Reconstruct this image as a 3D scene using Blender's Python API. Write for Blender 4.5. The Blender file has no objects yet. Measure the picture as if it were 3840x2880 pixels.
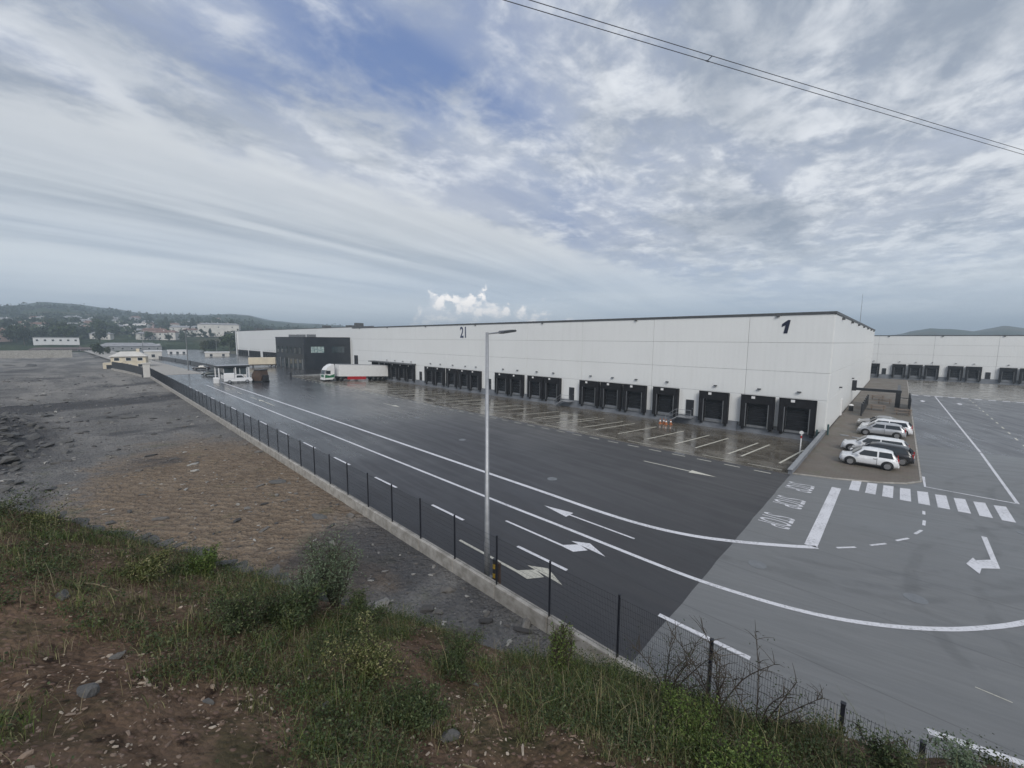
import bpy, math, random
import numpy as np
from mathutils import Vector, Matrix, noise as mnoise
random.seed(7); rng = np.random.default_rng(7)
S = bpy.context.scene
COL = S.collection
R = math.radians

# ------------------------------------------------------------------ camera
cam = bpy.data.cameras.new('camera'); camo = bpy.data.objects.new('camera', cam); COL.objects.link(camo)
RX = Vector((0.7224795, 0.69135348, 0.00732992)); DN = Vector((0.08040624, -0.0734871, -0.99404954)); FW = Vector((-0.68670096, 0.71876979, -0.10868206))
mw = Matrix.Identity(4)
for i, v in enumerate((RX, -DN, -FW)):
    for j in range(3): mw[j][i] = v[j]
mw[2][3] = 10.0
camo.matrix_world = mw
cam.sensor_width = 36; cam.lens = 14.247; cam.clip_start = 0.05; cam.clip_end = 20000
S.camera = camo

# ------------------------------------------------------------------ node helper
class NT:
    def __init__(s, tree): s.t = tree; s.n = tree.nodes; s.l = tree.links
    def node(s, typ, **kw):
        n = s.n.new(typ)
        for k, v in kw.items(): setattr(n, k, v)
        return n
    def put(s, sock, v):
        if hasattr(v, 'is_output') or isinstance(v, bpy.types.NodeSocket): s.l.new(v, sock)
        elif v is not None:
            if isinstance(v, (tuple, list)) and len(v) == 3 and len(sock.default_value) == 4: v = (*v, 1)
            sock.default_value = v
    def m(s, op, a, b=None, c=None, clamp=False):
        n = s.node('ShaderNodeMath', operation=op); n.use_clamp = clamp
        s.put(n.inputs[0], a)
        if b is not None: s.put(n.inputs[1], b)
        if c is not None: s.put(n.inputs[2], c)
        return n.outputs[0]
    def mix(s, f, a, b, blend='MIX'):
        n = s.node('ShaderNodeMix', data_type='RGBA', blend_type=blend); n.clamp_factor = True
        s.put(n.inputs[0], f); s.put(n.inputs[6], a); s.put(n.inputs[7], b)
        return n.outputs[2]
    def ss(s, x, a, b):
        n = s.node('ShaderNodeMapRange', interpolation_type='SMOOTHSTEP'); n.clamp = True
        s.put(n.inputs[0], x); n.inputs[1].default_value = a; n.inputs[2].default_value = b
        return n.outputs[0]
    def lin(s, x, a, b, c=0., d=1.):
        n = s.node('ShaderNodeMapRange'); n.clamp = True
        s.put(n.inputs[0], x)
        for i, v in enumerate((a, b, c, d)): n.inputs[i+1].default_value = v
        return n.outputs[0]
    def noise(s, vec, scale, detail=4, rough=.55, dist=0., col=False):
        n = s.node('ShaderNodeTexNoise'); s.put(n.inputs['Vector'], vec); n.inputs['Scale'].default_value = scale
        n.inputs['Detail'].default_value = detail; n.inputs['Roughness'].default_value = rough; n.inputs['Distortion'].default_value = dist
        return n.outputs['Color' if col else 'Fac']
    def vor(s, vec, scale, out='Distance', rand=1., feature='F1'):
        n = s.node('ShaderNodeTexVoronoi', feature=feature); s.put(n.inputs['Vector'], vec); n.inputs['Scale'].default_value = scale
        n.inputs['Randomness'].default_value = rand
        return n.outputs[out]
    def xyz(s, x, y, z):
        n = s.node('ShaderNodeCombineXYZ'); s.put(n.inputs[0], x); s.put(n.inputs[1], y); s.put(n.inputs[2], z); return n.outputs[0]
    def sep(s, v):
        n = s.node('ShaderNodeSeparateXYZ'); s.put(n.inputs[0], v); return n.outputs
    def vmul(s, v, k):
        n = s.node('ShaderNodeVectorMath', operation='MULTIPLY'); s.put(n.inputs[0], v); n.inputs[1].default_value = k; return n.outputs[0]
    def rotz(s, v, a):
        n = s.node('ShaderNodeVectorRotate', rotation_type='Z_AXIS'); s.put(n.inputs['Vector'], v); n.inputs['Angle'].default_value = a; return n.outputs[0]

# ------------------------------------------------------------------ world: broken cloud over a blue sky
SUN_EL, SUN_AZ = R(36), R(131)       # azimuth measured from +Y towards +X
W = bpy.data.worlds.new('World'); S.world = W; W.use_nodes = True
w = NT(W.node_tree); w.n.clear()
sky = w.node('ShaderNodeTexSky', sky_type='NISHITA'); sky.sun_disc = False
sky.sun_elevation = SUN_EL; sky.sun_rotation = SUN_AZ; sky.air_density = 1.0; sky.dust_density = 1.5
tc = w.node('ShaderNodeTexCoord'); D = tc.outputs['Generated']
dx, dy, dz = w.sep(D)
zc = w.m('MAXIMUM', dz, 0.0)
den = w.m('ADD', zc, 0.10)
px = w.m('DIVIDE', dx, den); py = w.m('DIVIDE', dy, den)
P = w.xyz(px, py, 0.3)
K = 10.0
def kc(c): return tuple(v*K for v in c)
Pr = w.rotz(P, R(-4))
streak = w.noise(w.vmul(Pr, (1.25, 0.16, 1)), 1.7, 6, .56, .35)          # long cloud streets running away from us
veil = w.noise(w.vmul(Pr, (0.55, 0.30, 1)), 1.6, 4, .5, .5)
clump = w.noise(w.vmul(P, (0.85, 0.62, 1)), 1.5, 5, .55, .3)
puff = w.noise(w.vmul(P, (1.0, 0.80, 1)), 4.2, 7, .62, .25)
fine = w.noise(w.vmul(P, (1.0, 0.70, 1)), 11., 5, .6, .2)
# a thinner place in the cloud sheet
ex = w.m('SUBTRACT', px, -1.24); ey = w.m('SUBTRACT', py, 0.74)
eu = w.m('ADD', w.m('MULTIPLY', ex, .57), w.m('MULTIPLY', ey, .82)); ev = w.m('SUBTRACT', w.m('MULTIPLY', ex, .82), w.m('MULTIPLY', ey, .57))
er = w.m('SQRT', w.m('ADD', w.m('MULTIPLY', w.m('MULTIPLY', eu, eu), 2.0), w.m('MULTIPLY', w.m('MULTIPLY', ev, ev), 6.0)))
gap = w.m('SUBTRACT', 1.0, w.ss(er, .05, 1.15))
# blue sky under a thin high veil
bluec = w.mix(.30, w.mix(.65, sky.outputs[0], kc((.115, .195, .46))), kc((.22, .31, .54)))
vf = w.m('SUBTRACT', w.m('ADD', w.m('MULTIPLY', w.ss(veil, .30, .62), .75), w.m('ADD', w.m('MULTIPLY', w.ss(streak, .35, .7), .25), .12)), w.m('MULTIPLY', gap, .78), clamp=True)
skc = w.mix(vf, bluec, w.mix(w.ss(streak, .3, .7), kc((.40, .445, .56)), kc((.52, .565, .66))))
# rounded altocumulus towards the right
pc = w.m('ADD', w.m('MULTIPLY', clump, .55), w.m('ADD', w.m('MULTIPLY', puff, .33), w.m('MULTIPLY', fine, .12)))
pc = w.m('ADD', pc, w.m('SUBTRACT', w.m('MULTIPLY', w.ss(px, -1.9, .4), .10), w.m('MULTIPLY', gap, .13)))
pcov = w.ss(pc, .42, .60)
psh = w.m('ADD', w.m('MULTIPLY', puff, .76), w.m('MULTIPLY', fine, .24))
pcol = w.mix(w.ss(psh, .37, .63), kc((.30, .35, .44)), kc((.84, .865, .90)))
pcol = w.mix(w.ss(clump, .46, .66), pcol, w.mix(.6, pcol, kc((.27, .315, .385))))
skc = w.mix(w.m('MULTIPLY', pcov, .9), skc, pcol)
# thick smooth bank on the left with a soft straight edge
bx = w.m('ADD', w.m('SUBTRACT', w.m('MULTIPLY', px, -1.), 1.98), w.m('ADD', w.m('MULTIPLY', py, .10), w.m('MULTIPLY', w.m('SUBTRACT', puff, .5), .55)))
bank = w.ss(bx, -.06, .26)
bcol = w.mix(w.ss(streak, .36, .64), kc((.36, .41, .475)), kc((.66, .70, .74)))
bcol = w.mix(w.m('SUBTRACT', 1., w.ss(bx, .1, 1.0)), bcol, w.mix(.7, bcol, kc((.78, .80, .82))))
skc = w.mix(w.m('MULTIPLY', bank, .9), skc, bcol)
# veil of pale haze towards the horizon with long flat bands
band = w.noise(w.xyz(w.m('ARCTAN2', dx, dy), w.m('MULTIPLY', dz, 9.), 0.), 1.3, 5, .5, .3)
hz = w.m('SUBTRACT', 1.0, w.ss(dz, 0.02, 0.25))
hcol = w.mix(w.ss(band, .38, .62), kc((.60, .71, .85)), kc((.92, .99, 1.05)))
skc = w.mix(w.m('MULTIPLY', hz, .86), skc, hcol)
# bank of cumulus low over the warehouse
az = w.m('ARCTAN2', dx, dy)
n1 = w.noise(w.xyz(az, 0., 0.), 17., 4, .6)
cuv = w.xyz(az, w.m('MULTIPLY', dz, 1.25), 0.)
f1 = w.noise(cuv, 20., 7, .6, .25)
f2 = w.noise(w.xyz(w.m('ADD', az, .012), w.m('MULTIPLY', w.m('SUBTRACT', dz, .012), 1.25), 0.), 20., 7, .6, .25)   # the same billows seen slightly offset give their lit side
win = w.m('MULTIPLY', w.ss(az, -1.04, -.96), w.m('SUBTRACT', 1.0, w.ss(az, -.66, -.46)))
hump = w.m('SUBTRACT', 1.0, w.m('MULTIPLY', w.m('ABSOLUTE', w.m('SUBTRACT', az, -.93)), 1.5))
top = w.m('MULTIPLY', w.m('MULTIPLY', win, hump), w.m('MULTIPLY', w.m('ADD', w.m('MULTIPLY', w.ss(n1, .25, .68), .42), w.m('ADD', .26, w.m('MULTIPLY', w.ss(f1, .25, .75), .72))), .122))
cu = w.ss(w.m('SUBTRACT', top, dz), -.004, .016)
lit = w.ss(w.m('ADD', w.m('MULTIPLY', w.m('SUBTRACT', f1, f2), 3.2), w.m('MULTIPLY', dz, 4.)), .02, .62)
cucol = w.mix(lit, kc((.95, .98, 1.03)), kc((1.75, 1.62, 1.50)))
skc = w.mix(w.m('MULTIPLY', cu, .88), skc, cucol)
# below the horizon: dull earth
skc = w.mix(w.ss(dz, -.02, .0), kc((.12, .12, .11)), skc)
bg = w.node('ShaderNodeBackground'); w.put(bg.inputs[0], skc); bg.inputs[1].default_value = 0.063
wo = w.node('ShaderNodeOutputWorld'); w.l.new(bg.outputs[0], wo.inputs[0])
W.cycles.sampling_method = 'MANUAL'; W.cycles.sample_map_resolution = 512

# ------------------------------------------------------------------ sun behind cloud
sl = bpy.data.lights.new('sun', 'SUN'); slo = bpy.data.objects.new('sun', sl); COL.objects.link(slo)
sl.energy = 1.5; sl.angle = R(28); sl.color = (1.0, .965, .91)
sd = Vector((math.sin(SUN_AZ)*math.cos(SUN_EL), math.cos(SUN_AZ)*math.cos(SUN_EL), math.sin(SUN_EL)))
slo.rotation_euler = (-sd).to_track_quat('-Z', 'Y').to_euler(); slo.location = (0, 0, 60)
S.view_settings.view_transform = 'Standard'; S.view_settings.look = 'None'; S.view_settings.gamma = 1
S.view_settings.exposure = 0.78; S.view_settings.use_curve_mapping = False

# ------------------------------------------------------------------ materials
MATS = {}
def M(name): return MATS[name]
def newmat(name):
    m = bpy.data.materials.new(name); m.use_nodes = True; t = NT(m.node_tree); t.n.clear()
    b = t.node('ShaderNodeBsdfPrincipled'); o = t.node('ShaderNodeOutputMaterial'); t.l.new(b.outputs[0], o.inputs[0])
    MATS[name] = m
    return m, t, b
def pos(t):
    g = t.node('ShaderNodeNewGeometry'); return g.outputs['Position']
def obc(t):
    return t.node('ShaderNodeTexCoord').outputs['Object']
def bump(t, b, h, strength, dist=.02):
    n = t.node('ShaderNodeBump'); n.inputs['Strength'].default_value = strength; n.inputs['Distance'].default_value = dist
    t.put(n.inputs['Height'], h); t.l.new(n.outputs[0], b.inputs['Normal'])
def simple(name, c1, c2=None, scale=3., rough=.6, metal=0., r2=None, bmp=0., bscale=40., dist=.01, spec=.5, world=True):
    m, t, b = newmat(name); c2 = c2 or tuple(v*.8 for v in c1)
    v = pos(t) if world else obc(t)
    n = t.noise(v, scale, 5, .6)
    t.put(b.inputs['Base Color'], t.mix(t.ss(n, .3, .7), c1, c2))
    t.put(b.inputs['Roughness'], t.lin(n, .3, .7, rough, r2 if r2 is not None else rough))
    b.inputs['Metallic'].default_value = metal; b.inputs['Specular IOR Level'].default_value = spec
    if bmp: bump(t, b, t.noise(v, bscale, 4, .6), bmp, dist)
    return m

def asphalt(name, ca, cb, streak_rot, ra, rb, tracks=(), wetx=None):
    spec = .5
    m, t, b = newmat(name); v = pos(t)
    x, y, z = t.sep(v)
    big_ = t.noise(v, .07, 4, .6)
    st = t.noise(t.vmul(t.rotz(v, streak_rot), (.10, 1.3, 1)), 1., 5, .62, .6)
    st2 = t.noise(t.vmul(t.rotz(v, streak_rot + .45), (.14, 1.7, 1)), .9, 4, .6, .8)
    fine = t.noise(v, 38., 3, .7)
    brush = t.noise(t.vmul(t.rotz(v, streak_rot+.1), (.5, 7., 1)), 1., 4, .6, .3)
    f = t.m('ADD', t.m('MULTIPLY', t.ss(st, .3, .7), .34), t.m('ADD', t.m('MULTIPLY', t.ss(brush, .3, .7), .3), t.m('ADD', t.m('MULTIPLY', big_, .25), t.m('MULTIPLY', fine, .25))))
    col = t.mix(f, ca, cb)
    col = t.mix(t.m('MULTIPLY', t.ss(st2, .56, .74), .22), col, tuple(v_*.6 for v_ in ca))
    wob = t.m('MULTIPLY', t.m('SUBTRACT', t.noise(v, .25, 3, .5), .5), .9)
    for cx_, cy_, rr_, wd_ in tracks:                # polished tyre paths
        ax = t.m('SUBTRACT', x, cx_); ay = t.m('SUBTRACT', y, cy_)
        dd = t.m('ABSOLUTE', t.m('ADD', t.m('SUBTRACT', t.m('SQRT', t.m('ADD', t.m('MULTIPLY', ax, ax), t.m('MULTIPLY', ay, ay))), rr_), wob))
        tk_ = t.m('MULTIPLY', t.m('SUBTRACT', 1., t.ss(dd, wd_*.35, wd_)), t.ss(t.noise(v, .6, 4, .65), .38, .6))
        col = t.mix(t.m('MULTIPLY', tk_, .24), col, tuple(v_*.45 for v_ in ca))
    seam = t.m('SUBTRACT', 1., t.ss(t.m('ABSOLUTE', t.m('SUBTRACT', t.m('FRACT', t.m('MULTIPLY', t.m('ADD', y, t.m('MULTIPLY', wob, .06)), 1/4.3)), .5)), .003, .007))
    col = t.mix(t.m('MULTIPLY', seam, .45), col, tuple(v_*.4 for v_ in ca))
    blot = t.ss(t.noise(v, 1.1, 5, .7), .64, .72)
    col = t.mix(t.m('MULTIPLY', blot, .35), col, tuple(v_*.4 for v_ in ca))
    t.put(b.inputs['Base Color'], col)
    wet = t.m('ADD', t.m('MULTIPLY', t.ss(st, .35, .65), .55), t.m('MULTIPLY', t.ss(big_, .38, .6), .45))
    rgh = t.lin(wet, 0., 1., ra, rb)
    if wetx: rgh = t.m('MULTIPLY', rgh, t.m('SUBTRACT', 1., t.m('MULTIPLY', t.ss(t.m('ADD', x, t.m('MULTIPLY', big_, 30.)), wetx[0], wetx[1]), .52)))
    t.put(b.inputs['Roughness'], rgh)
    b.inputs['Specular IOR Level'].default_value = spec
    bump(t, b, t.m('ADD', t.noise(v, 90., 2, .6), t.m('MULTIPLY', st, .4)), .25, .006)
    return m
asphalt('asphalt_dark', (.020, .0195, .023), (.044, .043, .045), R(4), .34, .58, ((-20, 330, 314.5, .3), (-20, 330, 316.3, .3), (-10, -300, 318.5, .35), (-10, -300, 320.4, .35), (-8, 60, 33, .3), (-8, 60, 31, .3), (-40, 62, 30, .4)), (0., -45.))
asphalt('asphalt_grey', (.108, .112, .114), (.178, .182, .184), R(-18), .34, .6, ((-5, 31, 9.2, .3), (-5, 31, 11.1, .3), (-8, 34, 14.5, .35), (16, 24, 13, .3), (16, 24, 14.9, .3), (14, 40, 9, .3), (14, 40, 10.9, .3)))
asphalt('asphalt_lane', (.055, .055, .062), (.100, .100, .105), R(70), .22, .46, ((-60, 80, 64, .3), (-60, 80, 65.9, .3), (-40, 80, 49, .35)))
def apron_mat(name, ca, cb):
    m, t, b = newmat(name); v = pos(t)
    n = t.noise(v, .35, 5, .65); f2 = t.noise(v, 6., 4, .6)
    br = t.node('ShaderNodeTexBrick'); t.put(br.inputs['Vector'], v); br.inputs['Scale'].default_value = 1.
    br.inputs['Brick Width'].default_value = .4; br.inputs['Row Height'].default_value = .2; br.inputs['Mortar Size'].default_value = .012
    br.inputs['Color1'].default_value = (1, 1, 1, 1); br.inputs['Color2'].default_value = (.78, .78, .78, 1); br.inputs['Mortar'].default_value = (.55, .55, .55, 1)
    c = t.mix(t.ss(n, .35, .65), ca, cb); c = t.mix(.35, c, t.mix(f2, ca, cb))
    t.put(b.inputs['Base Color'], t.mix(.6, c, br.outputs['Color'], 'MULTIPLY'))
    t.put(b.inputs['Roughness'], t.lin(t.noise(v, .5, 4, .6), .35, .65, .07, .34))
    b.inputs['Specular IOR Level'].default_value = .62
    bump(t, b, t.m('ADD', t.noise(v, 1.6, 3, .5), t.m('MULTIPLY', br.outputs['Fac'], -.15)), .12, .015)
apron_mat('apron', (.085, .072, .055), (.165, .145, .115))
def paver_mat():
    m, t, b = newmat('paver'); v = pos(t)
    br = t.node('ShaderNodeTexBrick'); t.put(br.inputs['Vector'], v); br.inputs['Scale'].default_value = 1.
    br.inputs['Brick Width'].default_value = .44; br.inputs['Row Height'].default_value = .22; br.inputs['Mortar Size'].default_value = .012
    br.inputs['Color1'].default_value = (.150, .128, .102, 1); br.inputs['Color2'].default_value = (.118, .100, .080, 1); br.inputs['Mortar'].default_value = (.06, .056, .045, 1)
    n = t.noise(v, .4, 5, .6); moss = t.ss(t.noise(v, .9, 5, .6), .5, .7)
    c = t.mix(t.ss(n, .3, .7), br.outputs['Color'], t.mix(.5, br.outputs['Color'], (.16, .13, .11)))
    c = t.mix(t.m('MULTIPLY', moss, .45), c, (.10, .105, .06))
    t.put(b.inputs['Base Color'], c); t.put(b.inputs['Roughness'], t.lin(n, .3, .7, .45, .8))
    bump(t, b, t.m('MULTIPLY', br.outputs['Fac'], -1.), .35, .01)
paver_mat()
def paint_mat(name, c, worn=.5):
    m, t, b = newmat(name); v = pos(t)
    n = t.noise(v, 9., 6, .7); n2 = t.noise(v, .8, 4, .6)
    f = t.m('MULTIPLY', t.ss(t.m('ADD', t.m('MULTIPLY', n, .7), t.m('MULTIPLY', n2, .3)), .47, .66), worn)
    t.put(b.inputs['Base Color'], t.mix(f, c, tuple(x*.35 for x in c))); b.inputs['Roughness'].default_value = .45
paint_mat('paint_white', (.64, .64, .67), .8)
paint_mat('paint_dim', (.58, .56, .48), .7)
# painted wall panels, faint vertical ribs and rain streaks
def wall_mat(name, c, along):
    m, t, b = newmat(name); v = pos(t)
    x, y, z = t.sep(v); a = x if along == 'x' else y
    rib = t.m('SINE', t.m('MULTIPLY', a, 2*math.pi/.55))
    dirt = t.noise(t.xyz(t.m('MULTIPLY', a, 1.4), t.m('MULTIPLY', z, .10), 0.), 1., 6, .62)
    patch = t.noise(v, .12, 3, .5)
    f = t.m('ADD', t.m('MULTIPLY', t.ss(dirt, .45, .75), .55), t.m('MULTIPLY', t.ss(patch, .35, .7), .45))
    col = t.mix(f, c, tuple(q*.93 for q in c))
    low = t.m('SUBTRACT', 1., t.ss(t.m('ADD', z, t.m('MULTIPLY', dirt, 1.2)), .3, 1.6))
    t.put(b.inputs['Base Color'], t.mix(t.m('MULTIPLY', low, .22), col, (.40, .39, .36)))
    b.inputs['Roughness'].default_value = .5
    bump(t, b, rib, .12, .02)
wall_mat('wall_front', (.75, .76, .755), 'x'); wall_mat('wall_side', (.75, .76, .755), 'y')
simple('joint', (.34, .35, .35), rough=.7); simple('cap_grey', (.085, .09, .095), rough=.5); simple('concrete', (.27, .28, .29), (.19, .195, .20), 1.2, .7, bmp=.2)
simple('plinth', (.20, .215, .24), (.14, .15, .17), .9, .6, bmp=.15)
simple('kerb_concrete', (.42, .40, .37), (.24, .225, .20), 2.2, .8, bmp=.4, bscale=12)
simple('rubber', (.012, .012, .013), (.02, .02, .02), 4, .55); simple('black_metal', (.016, .018, .022), (.024, .026, .03), 3, .42)
simple('shelter', (.009, .009, .011), (.016, .016, .018), 2, .7, spec=.25); simple('dock_door', (.014, .015, .018), (.010, .011, .013), 2, .5, spec=.3)
simple('post_black', (.010, .012, .018), (.015, .017, .024), 5, .4); simple('wire', (.020, .022, .028), (.028, .03, .036), 5, .5)
simple('galv', (.36, .37, .39), (.28, .29, .305), 3, .42, .45); simple('galv_dark', (.22, .23, .24), rough=.5, metal=.4)
simple('navy', (.012, .016, .04), rough=.5); simple('slate_blue', (.075, .09, .15), rough=.5); simple('office_dark', (.018, .022, .028), (.028, .033, .040), .6, .38)
simple('white_metal', (.72, .72, .72), (.66, .66, .66), 2, .4); simple('cream', (.62, .55, .42), (.52, .46, .36), .5, .6)
simple('brown_rust', (.085, .05, .032), (.045, .03, .024), 2, .7); simple('red_plastic', (.42, .015, .02), rough=.4)
simple('yellow', (.55, .36, .02), (.42, .27, .02), 6, .5); simple('orange', (.36, .11, .025), (.2, .07, .03), 9, .6); simple('teal', (.05, .10, .105), rough=.5)
simple('wood', (.21, .16, .12), (.15, .11, .085), 8, .75); simple('lamp_grey', (.10, .105, .11), rough=.4, metal=.4)
simple('cable', (.05, .05, .055), rough=.5, metal=.3); simple('render_white', (.60, .58, .54), (.50, .48, .45), .3, .8)
simple('render_pink', (.40, .29, .26), (.34, .25, .23), .3, .8); simple('roof_red', (.20, .115, .09), (.15, .085, .07), .6, .8); simple('roof_grey', (.30, .30, .31), (.22, .22, .23), .5, .7)
simple('brown_dull', (.13, .095, .085), (.085, .065, .06), .5, .8); simple('bark', (.09, .07, .05), (.05, .04, .03), 6, .9)
m_, t_, b_ = newmat('glass'); b_.inputs['Base Color'].default_value = (.02, .025, .03, 1); b_.inputs['Roughness'].default_value = .06; b_.inputs['Specular IOR Level'].default_value = .8
m_, t_, b_ = newmat('office_glass'); b_.inputs['Base Color'].default_value = (.035, .05, .055, 1); b_.inputs['Roughness'].default_value = .05; b_.inputs['Specular IOR Level'].default_value = 1.
m_, t_, b_ = newmat('blind_glass'); t_.put(b_.inputs['Base Color'], t_.mix(t_.ss(t_.noise(pos(t_), 1.6, 4, .7), .4, .6), (.20, .29, .29), (.42, .50, .48))); b_.inputs['Roughness'].default_value = .12
m_, t_, b_ = newmat('chrome'); b_.inputs['Base Color'].default_value = (.45, .46, .48, 1); b_.inputs['Metallic'].default_value = .8; b_.inputs['Roughness'].default_value = .3
m_, t_, b_ = newmat('lamp_glass'); b_.inputs['Base Color'].default_value = (.62, .63, .64, 1); b_.inputs['Roughness'].default_value = .1
m_, t_, b_ = newmat('tail_red'); b_.inputs['Base Color'].default_value = (.30, .01, .01, 1); b_.inputs['Roughness'].default_value = .15
def carpaint(name, c, metal=0.):
    m, t, b = newmat(name); n = t.noise(pos(t), 2.5, 4, .6)
    t.put(b.inputs['Base Color'], t.mix(t.ss(n, .4, .7), c, tuple(v*.88 for v in c))); b.inputs['Metallic'].default_value = metal
    b.inputs['Roughness'].default_value = .32; b.inputs['Coat Weight'].default_value = .6; b.inputs['Coat Roughness'].default_value = .06
carpaint('car_white', (.72, .73, .75)); carpaint('car_silver', (.44, .45, .47), .35); carpaint('car_black', (.010, .010, .013)); carpaint('car_grey', (.34, .335, .33), .3)
carpaint('truck_green', (.02, .14, .06)); carpaint('car_dark', (.02, .03, .028))

# ------------------------------------------------------------------ mesh helpers
class MB:
    def __init__(s): s.v = []; s.f = []
    def add(s, vs, fs):
        o = len(s.v); s.v += [tuple(map(float, v)) for v in vs]; s.f += [tuple(i+o for i in f) for f in fs]; return s
    def box(s, x0, x1, y0, y1, z0, z1):
        return s.add([(x0,y0,z0),(x1,y0,z0),(x1,y1,z0),(x0,y1,z0),(x0,y0,z1),(x1,y0,z1),(x1,y1,z1),(x0,y1,z1)],
                     [(3,2,1,0),(4,5,6,7),(0,1,5,4),(1,2,6,5),(2,3,7,6),(3,0,4,7)])
    def bbox(s, x0, x1, y0, y1, z0, z1, c=.03):      # box with chamfered vertical and top edges
        b = [(x0+c,y0),(x1-c,y0),(x1,y0+c),(x1,y1-c),(x1-c,y1),(x0+c,y1),(x0,y1-c),(x0,y0+c)]
        cx, cy = (x0+x1)/2, (y0+y1)/2
        def ins(p): return (p[0]-c*.8*(1 if p[0] > cx else -1), p[1]-c*.8*(1 if p[1] > cy else -1))
        vs = [(p[0],p[1],z0) for p in b] + [(p[0],p[1],z1-c) for p in b] + [(*ins(p), z1) for p in b]
        fs = [tuple(range(7,-1,-1)), tuple(range(16,24))]
        for k in (0, 8):
            for i in range(8): fs.append((k+i, k+(i+1)%8, k+8+(i+1)%8, k+8+i))
        return s.add(vs, fs)
    def poly(s, pts, z): return s.add([(p[0], p[1], z if len(p) < 3 else p[2]) for p in pts], [tuple(range(len(pts)))])
    def prism(s, pts, a, b, axis='y'):               # polygon in the plane across `axis`, extruded a..b
        n = len(pts)
        def mk(p, q): return {'y': (p[0], q, p[1]), 'x': (q, p[0], p[1]), 'z': (p[0], p[1], q)}[axis]
        vs = [mk(p, a) for p in pts] + [mk(p, b) for p in pts]
        fs = [tuple(range(n)), tuple(range(2*n-1, n-1, -1))] + [(i, (i+1)%n, n+(i+1)%n, n+i)[::-1] for i in range(n)]
        return s.add(vs, fs)
    def tube(s, pts, r, n=6, cap=True):
        pts = [Vector(p) for p in pts]; rs = r if isinstance(r, (list, tuple)) else [r]*len(pts)
        rings = []
        for i, p in enumerate(pts):
            d = (pts[min(i+1, len(pts)-1)] - pts[max(i-1, 0)]).normalized()
            u = d.cross(Vector((0, 0, 1)))
            if u.length < 1e-3: u = Vector((1, 0, 0))
            u.normalize(); q = d.cross(u)
            rings.append([p + (u*math.cos(2*math.pi*k/n) + q*math.sin(2*math.pi*k/n))*rs[i] for k in range(n)])
        vs = [v for rg in rings for v in rg]; fs = []
        for i in range(len(pts)-1):
            for k in range(n): fs.append((i*n+k, i*n+(k+1)%n, (i+1)*n+(k+1)%n, (i+1)*n+k))
        if cap: fs += [tuple(range(n-1, -1, -1)), tuple((len(pts)-1)*n+k for k in range(n))]
        return s.add(vs, fs)
    def cyl(s, c, axis, r, h, n=20, r2=None):        # cylinder centred at c, along axis
        c = Vector(c); a = Vector({'x': (1,0,0), 'y': (0,1,0), 'z': (0,0,1)}[axis])*h/2
        return s.tube([c-a, c+a], [r, r if r2 is None else r2], n)
    def mesh(s, name, smooth=False):
        me = bpy.data.meshes.new(name); me.from_pydata(s.v, [], s.f)
        if smooth: me.polygons.foreach_set('use_smooth', [True]*len(me.polygons))
        me.update(); return me
ORI = {}
def raw(name, me, mat, parent=None, loc=(0, 0, 0)):
    o = bpy.data.objects.new(name, me); COL.objects.link(o); o.location = loc
    if me is not None and mat is not None:
        if not me.materials: me.materials.append(M(mat) if isinstance(mat, str) else mat)
    if parent is not None: o.parent = parent
    return o
def ob(name, mb, mat, parent=None, smooth=False):
    """mesh given in world coordinates; if parent is a thing its origin is taken off"""
    if parent is not None and parent.name in ORI:
        q = ORI[parent.name]; mb.v = [(a-q[0], b-q[1], c-q[2]) for a, b, c in mb.v]
    o = raw(name, mb.mesh(name, smooth), mat, parent)
    if parent is not None and parent.name in ORI: ORI[o.name] = ORI[parent.name]
    return o
def sub(name, mb, mat, part, smooth=False):          # sub-part: same local frame as its part (part at its thing's origin)
    return ob(name, mb, mat, part, smooth)
def thing(name, label, cat, loc=(0, 0, 0), rz=0., group=None, world=False):
    o = bpy.data.objects.new(name, None); COL.objects.link(o); o.empty_display_size = .3
    o.location = loc; o.rotation_euler = (0, 0, rz)
    o['label'] = label; o['category'] = cat
    if group: o['group'] = group
    if world: ORI[o.name] = loc
    return o
def tag(o, label, cat, group=None):
    o['label'] = label; o['category'] = cat
    if group: o['group'] = group
    return o
def struct(o): o['kind'] = 'structure'; return o
def stuff(o, label=None, cat=None):
    o['kind'] = 'stuff'
    if label: o['label'] = label; o['category'] = cat
    return o
def kids(o): return [c for c in bpy.data.objects if c.parent == o]
def copy_tree(o, parent=None, ch=None):
    ch = ch or {}
    c = o.copy(); COL.objects.link(c); c.parent = parent
    for k in list(o.children): copy_tree(k, c)
    return c
def dup(root, loc, rz, label, group=None, scale=None):
    c = copy_tree(root); c.location = loc; c.rotation_euler = (0, 0, rz); c['label'] = label
    if group: c['group'] = group
    if scale: c.scale = scale
    return c
def strip(pts, wd, z=.008, closed=False):            # painted line of width wd along pts (x,y)
    m = MB(); n = len(pts); P_ = [Vector((p[0], p[1])) for p in pts]; L = []; Rr = []
    for i in range(n):
        d = (P_[min(i+1, n-1)] - P_[max(i-1, 0)]).normalized(); q = Vector((-d.y, d.x))*wd/2
        L.append(P_[i]+q); Rr.append(P_[i]-q)
    vs = [(p.x, p.y, z) for p in L] + [(p.x, p.y, z) for p in Rr]
    m.add(vs, [(n+i, n+i+1, i+1, i) for i in range(n-1)])
    return m
def fbm(x, y, s=1., o=4, seed=0.):
    return mnoise.fractal(Vector((x*s+seed, y*s-seed, seed*.37)), 1.0, 2.0, o)
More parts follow.
